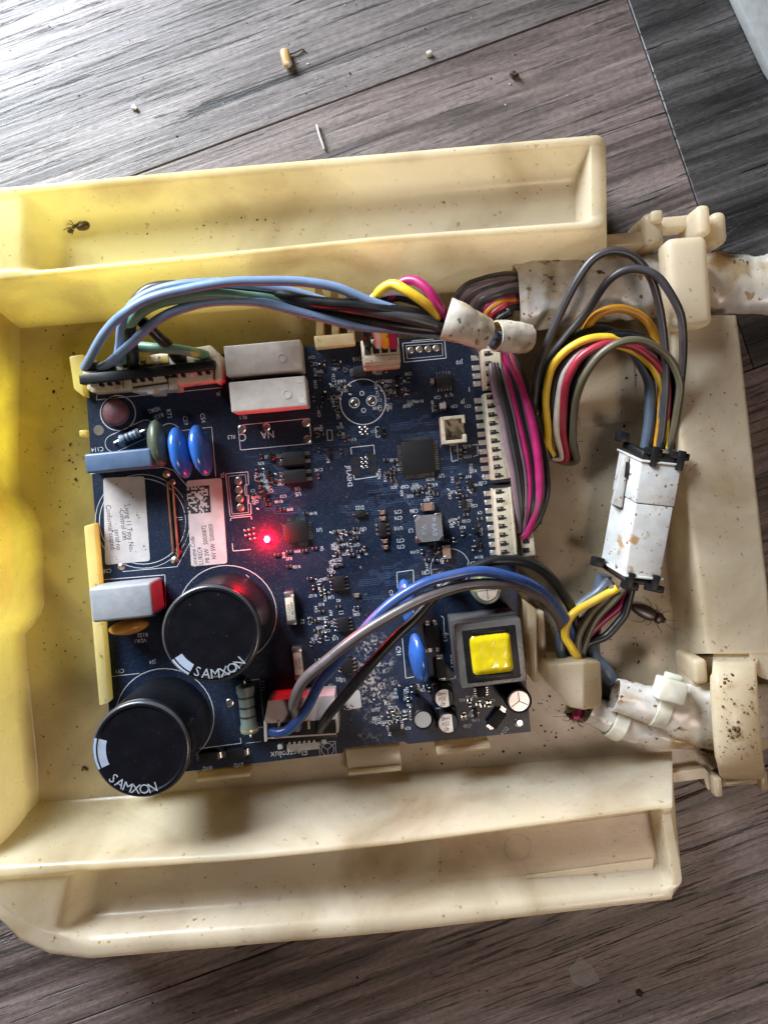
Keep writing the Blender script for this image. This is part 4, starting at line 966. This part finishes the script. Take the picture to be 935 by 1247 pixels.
for k,(m_,dx) in enumerate(((WPU,-7),(WGY,-2),(WBK,3),(WPU,7),(WMG,12),(WBK,17),(WGY,22),(WRD,27),(WBK,32))):
    wire(hs,[(600+dx*.4,405,14),(601+dx*.7,430,18),(608+dx,470,22-.3*k),(620+dx,520,23-.4*k),(630+dx*.95,570,23-.4*k),(635+dx*.7,615,21),(634+dx*.3,648,17)],2.3,m_)
# looped lead with the in-line plug
hl=thing('looped_harness','looped multicoloured wires joined by a long white in-line plug','wire harness',P(780,640,ZF))
wire(hl,[(600,532,8),(628,520,11),(648,498,14),(656,450,20),(675,398,27),(700,345,33),(724,314,36),(750,306,37),(776,316,36),(797,350,33),(808,400,28),(811,460,24),(806,520,20),(802,545,18)],2.6,WGY)
wire(hl,[(605,548,8),(632,530,10),(654,502,12),(662,450,16),(690,410,21),(718,375,26),(742,340,33),(770,327,36),(800,337,37),(824,373,36),(832,412,32),(829,470,25),(819,530,19),(812,548,18)],2.6,WGY)
wire(hl,[(691,482,8),(704,442,14),(712,402,20),(728,383,23),(754,376,24),(779,384,23),(795,406,21),(804,448,19),(803,493,18),(798,545,17)],2.9,WOR)
wire(hl,[(672,540,8),(676,470,12),(689,424,18),(706,408,20),(728,402,21),(750,407,20),(773,430,19),(790,464,18),(790,505,18),(785,545,17)],3.6,WSL)
wire(hl,[(622,505,6),(650,532,6),(672,552,7),(668,545,9),(667,528,13),(664,487,18),(671,450,22),(688,428,25),(715,413,27),(750,412,27),(782,432,25),(803,461,22),(811,492,20),(812,545,18)],2.6,WYE)
wire(hl,[(625,500,5),(655,535,5),(678,553,7),(673,503,14),(675,465,19),(688,440,23),(716,418,26),(754,410,27),(789,417,26),(814,439,24),(823,467,22),(820,505,20),(808,546,17)],2.6,WBK)
wire(hl,[(625,510,5),(660,545,5),(688,560,7),(685,528,13),(686,487,19),(694,455,24),(710,432,27),(738,419,28),(770,422,27),(796,440,25),(811,466,22),(812,500,20),(802,546,17)],2.6,WRD)
wire(hl,[(630,515,5),(660,548,5),(684,558,7),(678,525,13),(679,487,18),(688,452,22),(706,428,25),(735,417,26),(770,420,25),(797,444,23),(812,480,21),(806,546,17)],2.4,WWH)
wire(hl,[(630,520,5),(670,556,5),(700,562,7),(697,540,12),(700,492,19),(711,459,25),(734,429,29),(763,414,31),(792,419,30),(815,437,28),(827,467,26),(823,506,22),(814,546,18)],2.6,WBR)
wire(hl,[(745,420,26),(779,434,24),(802,460,22),(813,495,19),(818,546,16)],2.2,WYE)
for k,(m_,o1,o2,d_) in enumerate(((WBK,4,3,2.3),(WGY,9,-4,2.3),(WBR,-5,6,2.2),(WBK,14,-8,2.3),(WSL,18,2,2.4))):
    wire(hl,[(628,508+k*4,4.5),(660,545,4.5),(680+o1,556,6),(676+o1,520,12),(678+o1,475,17),(690+o1,448+o2*.5,21),(715+o1*.5,424+o2,23),(755,413+o2,24),(790,424+o2,23),(812-o1*.3,452+o2,21),(818-o1*.6,490,19),(812-o1*1.2,546,16)],d_,m_)
# plug body
A=[P(781,560,25),P(829,565,25),P(803,707,25),P(761,703,25)]
zl=6
def quad_block(name,top,bot,m,parent,bw=.4):
    b=MB(); b.add(list(top)+list(bot),[(0,3,2,1),(4,5,6,7),(0,1,5,4),(1,2,6,5),(2,3,7,6),(3,0,4,7)]); o=wpart(name,b,m,parent); bm=bmesh.new(); bm.from_mesh(o.data); bmesh.ops.recalc_face_normals(bm,faces=bm.faces); bm.to_mesh(o.data); bm.free(); bv(o,bw); return o
B=[P(755,546,15),Vector((A[1].x-1,A[1].y,8)),Vector((A[2].x-1,A[2].y,8)),P(731,683,15)]
def mixq(t): return [A[0]*(1-t)+A[3]*t,A[1]*(1-t)+A[2]*t],[B[0]*(1-t)+B[3]*t,B[1]*(1-t)+B[2]*t]
def seg(name,t0,t1,m,grow=0):
    (a0,a1),(b0,b1)=mixq(t0);(c0,c1),(d0,d1)=mixq(t1)
    top=[a0,a1,c1,c0];bot=[b0,b1,d1,d0]; g=(sum(top,Vector())+sum(bot,Vector()))/8
    if grow:
        ax=(A[3]-A[0]).normalized()
        f=lambda v:(v-g)+( (v-g)-ax*((v-g).dot(ax)) )*grow+g
        top=list(map(f,top));bot=list(map(f,bot))
    return quad_block(name,top,bot,m,hl)
seg('plug_housing',.02,.365,WHITE,.03); seg('socket_housing',.37,.98,WHITE); seg('housing_lip',.0,.022,WHITE,.12); seg('housing_lip',.975,1.0,WHITE,.12)
seg('end_retainer',-.075,-.005,BLK,-.04); seg('end_retainer',1.005,1.055,BLK,-.04)
for px,py,z,w,l in((797,556,26,2.2,6.5),(829,561,26,2.4,6.5),(768,707,26,2.2,5.0),(798,710,26,2.4,5.0)):
    b=MB(); b.box(P(px,py,z)+Vector((0,0,-.6)),(w,l,1.6),BA-.3,.25,2); b.box(P(px,py+(-6 if py<600 else 7),z)+Vector((0,0,-1.6)),(w*2.6,2.4,2.4),BA-.3,.4,2); wpart('retainer_hook',b,BLK,hl)
for px,py in((757,532),(727,684)):
    b=MB(); b.box(P(px,py,17),(4,3.2,4),BA-.3,.5,2); wpart('retainer_hook',b,BLK,hl)
T=[P(759,554,21),P(766,556,21),P(757,619,21),P(744,614,21)]; quad_block('latch_lever',T,[v-Vector((-1.5,0,6)) for v in T],WHITE,hl,.5)
T=[P(762,562,21.3),P(765,563,21.3),P(763,582,21.3),P(760,581,21.3)]; quad_block('latch_gap',T,[v-Vector((0,0,1)) for v in T],HOLE,hl,.05)
# tails below the plug
wire(hl,[(752,716,17),(741,722,16),(715,736,17),(695,750,18),(688,773,18),(696,790,18),(706,806,16),(714,830,12)],2.8,WYE)
wire(hl,[(748,714,16),(735,730,15),(716,750,15),(703,777,15),(704,806,14),(716,840,11)],3.0,WBR)
wire(hl,[(758,716,16),(746,730,15),(726,752,14),(712,780,13),(708,810,12),(716,850,10)],3.0,WBR)
wire(hl,[(762,718,14),(753,739,12),(724,764,11),(708,792,11),(708,830,10),(705,868,8),(696,872,8)],2.9,WMG)
wire(hl,[(768,718,15),(764,735,14),(756,754,13),(738,774,12),(712,786,12),(704,810,11)],3.0,WBK)
wire(hl,[(742,706,14),(728,722,13),(702,740,13),(684,770,14),(684,800,13),(700,830,10)],3.6,WSL)
wire(hl,[(738,706,14),(745,718,15),(722,742,14),(700,768,13),(694,800,12),(706,830,9)],2.6,WGB)
wire(hl,[(735,700,10),(722,760,8),(722,800,9),(735,815,10),(745,830,10)],5.5,WSL); wire(hl,[(712,770,8),(720,800,7),(730,825,7),(742,850,8)],5.5,WBK)
sleeve(hl,'tail_sleeve',[(748,846,15,20,.75),(770,852,15,21,.75),(800,860,15,24,.72),(835,868,15,36,.55),(868,872,15,42,.48),(900,868,14,36,.5),(960,862,14,30,.5)],SLV,.55,32,seed=3)
sleeve(hl,'tail_sleeve',[(716,864,11,17,.8),(735,872,11,18,.8),(760,883,11,17,.8),(790,893,10,15,.8),(830,899,10,13,.8),(862,899,10,11,.8)],SLV,.6,28,seed=7)
def tie(c0,c1,r,sq,hd,hs_):
    sleeve(hl,'tie_strap',[(*c0,r,sq),(*c1,r,sq)],mat('tie_nylon',(.62,.60,.50),.35,sss=.4,bump=.1),.2,28,th=.8)
    if hd:
        b=MB(); b.box(P(*hd),hs_,BA-.35,.8,2); b.box(P(hd[0]+4,hd[1]-15,hd[2]-1),(5.5,2.6,3),BA-.35,.5,2); wpart('tie_head',b,MATS['tie_nylon'],hl)
tie((794,857,15),(810,861,15),27,.78,(815,840,23),(9.2,7.2,7)); tie((742,877,11),(757,884,11),20.5,.9,None,None)
# power leads
hp=thing('power_harness','blue, taupe and black power wires crossing the lower board','wire harness',P(365,888,ZB+8))
wire(hp,[(328,890,25),(340,892,27),(356,884,28),(374,862,32),(392,829,36),(416,800,38),(439,771,39),(475,735,40),(512,713,40),(555,699,39),(592,696,37),(632,705,33),(661,721,27),(683,746,20),(696,775,14),(704,810,10)],3.3,WBL2)
wire(hp,[(362,886,25),(360,868,30),(359,855,34),(370,829,38),(403,800,40),(450,764,41),(512,731,40),(555,716,38),(592,711,36),(628,713,32),(660,727,26),(680,752,19),(690,785,13),(700,812,10)],3.5,WGB)
wire(hp,[(390,889,25),(398,875,29),(410,858,32),(446,815,35),(483,775,36),(512,745,35),(545,713,33),(580,690,31),(610,682,30),(638,685,28),(663,697,24),(684,722,19),(698,750,14),(706,800,10)],3.4,WBK)
# ------------------------------------------------------------------ insects and debris
def blob(mb,c,rx,ry,rz_,ang,nz_=0,seg=16):
    bm=bmesh.new(); bmesh.ops.create_uvsphere(bm,u_segments=seg,v_segments=10,radius=1)
    R=rz(ang); bm.verts.index_update()
    vs=[]
    for v in bm.verts:
        q=Vector((v.co.x*rx*(1-.18*v.co.x*(1 if nz_ else 0)),v.co.y*ry,v.co.z*rz_)); vs.append(R@q+Vector(c))
    mb.add(vs,[[v.index for v in f.verts] for f in bm.faces]); bm.free(); return mb
def roach(px,py,l,ang,label,legs=True,z=ZF):
    c=P(px,py,z); t=thing('cockroach',label,'cockroach',c); d=Vector((math.cos(ang),math.sin(ang),0)); n=Vector((-d.y,d.x,0))
    b=MB(); up=Vector((0,0,1.5))
    blob(b,c+up-d*l*.10,l*.44,l*.19,l*.07,ang,1); wpart('abdomen',b,ROACH,t,80)
    b=MB(); blob(b,c+up+Vector((0,0,.25))+d*l*.27,l*.15,l*.165,l*.065,ang); wpart('pronotum',b,ROACH,t,80)
    b=MB(); blob(b,c+up+d*l*.43,l*.07,l*.09,l*.06,ang); wpart('head',b,ROACH,t,80)
    for s in(-1,1):
        for k,(o_,f,le) in enumerate(((.28,.30,.20),(.12,-.05,.22),(-.02,-.4,.30))):
            a=c+up*.8+d*l*o_+n*s*l*.12; m1=a+n*s*l*le*.6+d*l*f*.3+Vector((0,0,.7)); e=a+n*s*l*le*.9+d*l*f*.9; e.z=z+.1
            b=MB(); b.tube(cat_rom([a,m1,e],5),[.17-.011*i for i in range(11)],6); wpart('leg',b,ROACH,t,80)
        a=c+up+d*l*.46+n*s*l*.04; b=MB(); b.tube(cat_rom([a,a+d*l*.25+n*s*l*.08+Vector((0,0,1)),a+d*l*.55+n*s*l*(.10+.1*s)+Vector((0,0,-.7))],6),.06,5); wpart('antenna',b,ROACH,t,80)
    return t
roach(789,747,12.5,math.radians(-24),'dark brown dead cockroach under the white in-line plug')
roach(702,872,8.5,math.radians(165),'cockroach half hidden under the cream wire guide',z=ZF)
roach(862,911,7.5,math.radians(-15),'small cockroach peeking from under the lower clamp arm',z=ZF+.5)
ca=P(92,262,30); t=thing('ant','small dead amber ant in the upper trough of the tray','ant',P(92,280,25))
z=26.5; c=P(103,275,z); b=MB(); blob(b,c,2.2,1.45,1.2,BA+.2,1); wpart('abdomen',b,ANTM,t,80)
b=MB(); blob(b,P(95,274,z),1.0,.55,.5,BA); blob(b,P(91,276,z),.9,.6,.6,BA+.5); wpart('thorax',b,ANTM,t,80)
b=MB(); blob(b,P(86,281,z),.95,.85,.7,BA); wpart('head',b,ANTM,t,80)
for e in((76,270),(82,256),(97,270),(99,258),(80,262),(88,275)): b=MB(); b.tube(cat_rom([P(91,277,z),P((91+e[0])/2+1,(277+e[1]+11)/2-2,z+.8),P(e[0],e[1]+11,25.2)],4),.13,5); wpart('leg',b,ANTM,t,80)
t=thing('golden_pellet','shiny golden brown pellet on the pale floor above the tray','pellet',P(348,68,0)); b=MB()
q=P(348,68,3); bm=bmesh.new(); b.box((0,0,0),(3.3,6.6,3.0),0,1.45,5); b.v=[rz(math.radians(14))@v+Vector((q.x,q.y,1.6)) for v in b.v]; wpart('pellet_shell',b,PELL,t,80); bm.free()
b=MB(); b.tube(cat_rom([P(352,66,.6),P(360,64,.8),P(368,60,.5),P(372,63,.3)],4),.28,6); wpart('stalk',b,DIRT,t,80)
def lump(px,py,r,m,name,label,cat,z=0,grp=None,sd=0):
    c=P(px,py,z); b=MB(); bm=bmesh.new(); bmesh.ops.create_icosphere(bm,subdivisions=2,radius=1)
    vs=[]
    for v in bm.verts: 
        k=1+.55*noise.noise(v.co*1.3+Vector((sd*7.3,sd,0))); vs.append(Vector((v.co.x*r*k,v.co.y*r*k*.8,(v.co.z*.6+.55)*r*k)))
    bm.verts.index_update(); b.add(vs,[[v.index for v in f.verts] for f in bm.faces]); bm.free()
    o=ob(name,b.mesh(name,m,50),None,c); return tag(o,label,cat,grp)
lump(522,67,1.2,CRUMB,'pale_crumb','pale fluffy crumb on the floor above the tray trough','crumb',sd=1)
lump(625,92,1.5,DIRT,'dark_crumb','dark brown crumb on the floor near the trough end','crumb',sd=2)
lump(164,132,1.1,CRUMB,'white_crumb','white crumb on the bright floor right of the top edge','crumb',sd=3); bpy.data.objects['white_crumb']['label']='tiny white crumb on the bright bluish part of the floor'
lump(778,1208,1.3,DIRT,'black_crumb','black crumb on the floor below the lower trough','crumb',sd=4)
b=MB(); b.tube(cat_rom([P(386,152,.8),P(389,164,1.2),P(393,175,1.0),P(395,181,.6)],5),.45,7); o=ob('pale_twig',b.mesh('pale_twig',CRUMB,70)); tag(o,'thin pale twig on the floor against the tray rim','twig')
b=MB(); b.prism([P(692,1180,.6),P(706,1165,.6),P(722,1178,.6),P(730,1195,.6),P(712,1203,.6),P(696,1196,.6)],.15,.45); o=ob('clear_flake',b.mesh('clear_flake',FLAKE,20)); tag(o,'clear plastic flake lying on the floor below the tray','flake')
b=MB(); z=5; b.prism([P(884,-30,z),P(960,-60,z),P(980,150,z),P(935,80,z)],.5,z); o=ob('grey_board',b.mesh('grey_board',PANEL,30)); bv(o,.6); tag(o,'pale grey board edge on the floor at the top corner','board')
# specks
rnd=random.Random(21)
def specks(name,spots,z,m,label):
    b=MB()
    for px,py,r in spots:
        c=P(px,py,z if not callable(z) else z(px,py)); n=rnd.randint(5,7); a0=rnd.random()*6
        b.lathe([(r*.8,0),(r,r*.25),(r*.55,r*.7),(0,r*.8)],n,c,rz(a0),1,rnd.uniform(.5,1))
    o=ob(name,b.mesh(name,m,60)); return tag(o,label,'specks',kind='stuff')
S=[]
def clus(x0,x1,y0,y1,n,r0=.12,r1=.42):
    for _ in range(n): S.append((rnd.uniform(x0,x1),rnd.uniform(y0,y1),rnd.uniform(r0,r1)*rnd.uniform(.6,1.35)))
clus(55,100,380,620,42); clus(50,100,620,960,30); clus(85,95,500,600,6,.3,.6); S+=[(103,934,.9),(106,936,.7),(101,937,.5),(66,477,.7)]
clus(655,790,430,560,34); clus(700,790,560,720,34); clus(742,775,440,520,30); clus(755,762,455,520,8,.3,.6); clus(650,700,830,920,26,.15,.5); clus(720,790,760,820,18); clus(500,640,905,930,16); clus(300,400,385,410,5); clus(640,660,600,700,6)
clus(640,830,430,900,190,.10,.36); clus(690,700,560,600,5,.2,.5); 0; clus(560,640,345,400,14,.1,.3)
specks('insect_droppings',S,ZF+.02,DIRT,'tiny dark insect droppings scattered over the tray floor')
S=[]; clus(30,715,240,262,0); 
for _ in range(34): x=rnd.uniform(100,705); S.append((x,268-(x-64)*.088+rnd.uniform(0,28),rnd.uniform(.1,.38)))
specks('trough_specks',S,25.05,DIRT,'tiny dark specks along the floor of the upper trough')
S=[]
for _ in range(26): x=rnd.uniform(130,790); S.append((x,1107-(x-120)*.074-rnd.uniform(2,38),rnd.uniform(.1,.35)))
specks('lower_trough_specks',S,24.05,DIRT,'tiny dark specks in the shallow lower trough')
S=[]; clus(835,905,430,790,46,.06,.26); specks('ledge_specks',S,22.02,DIRT,'fine dark specks on the flat cable-end ledge')
S=[]; clus(876,924,825,930,70,.12,.6); clus(880,905,820,835,8,.3,.9); clus(886,900,885,900,8,.3,.8); specks('arm_specks',S,31.0,mat('rusty_specks',(.10,.05,.02),.8),'dark brown specks on top of the lower clamp arm')
S=[]; clus(0,740,0,170,34,.08,.34); clus(150,640,20,130,9,.2,.55); clus(100,900,1180,1240,26,.15,.6)
specks('floor_grit',S,.02,DIRT,'scattered dark grit on the laminate floor')
S=[]; clus(0,720,0,160,22,.1,.32); clus(200,900,1170,1240,14,.15,.4); specks('floor_dust',S,.02,CRUMB,'scattered pale dust bits on the laminate floor')
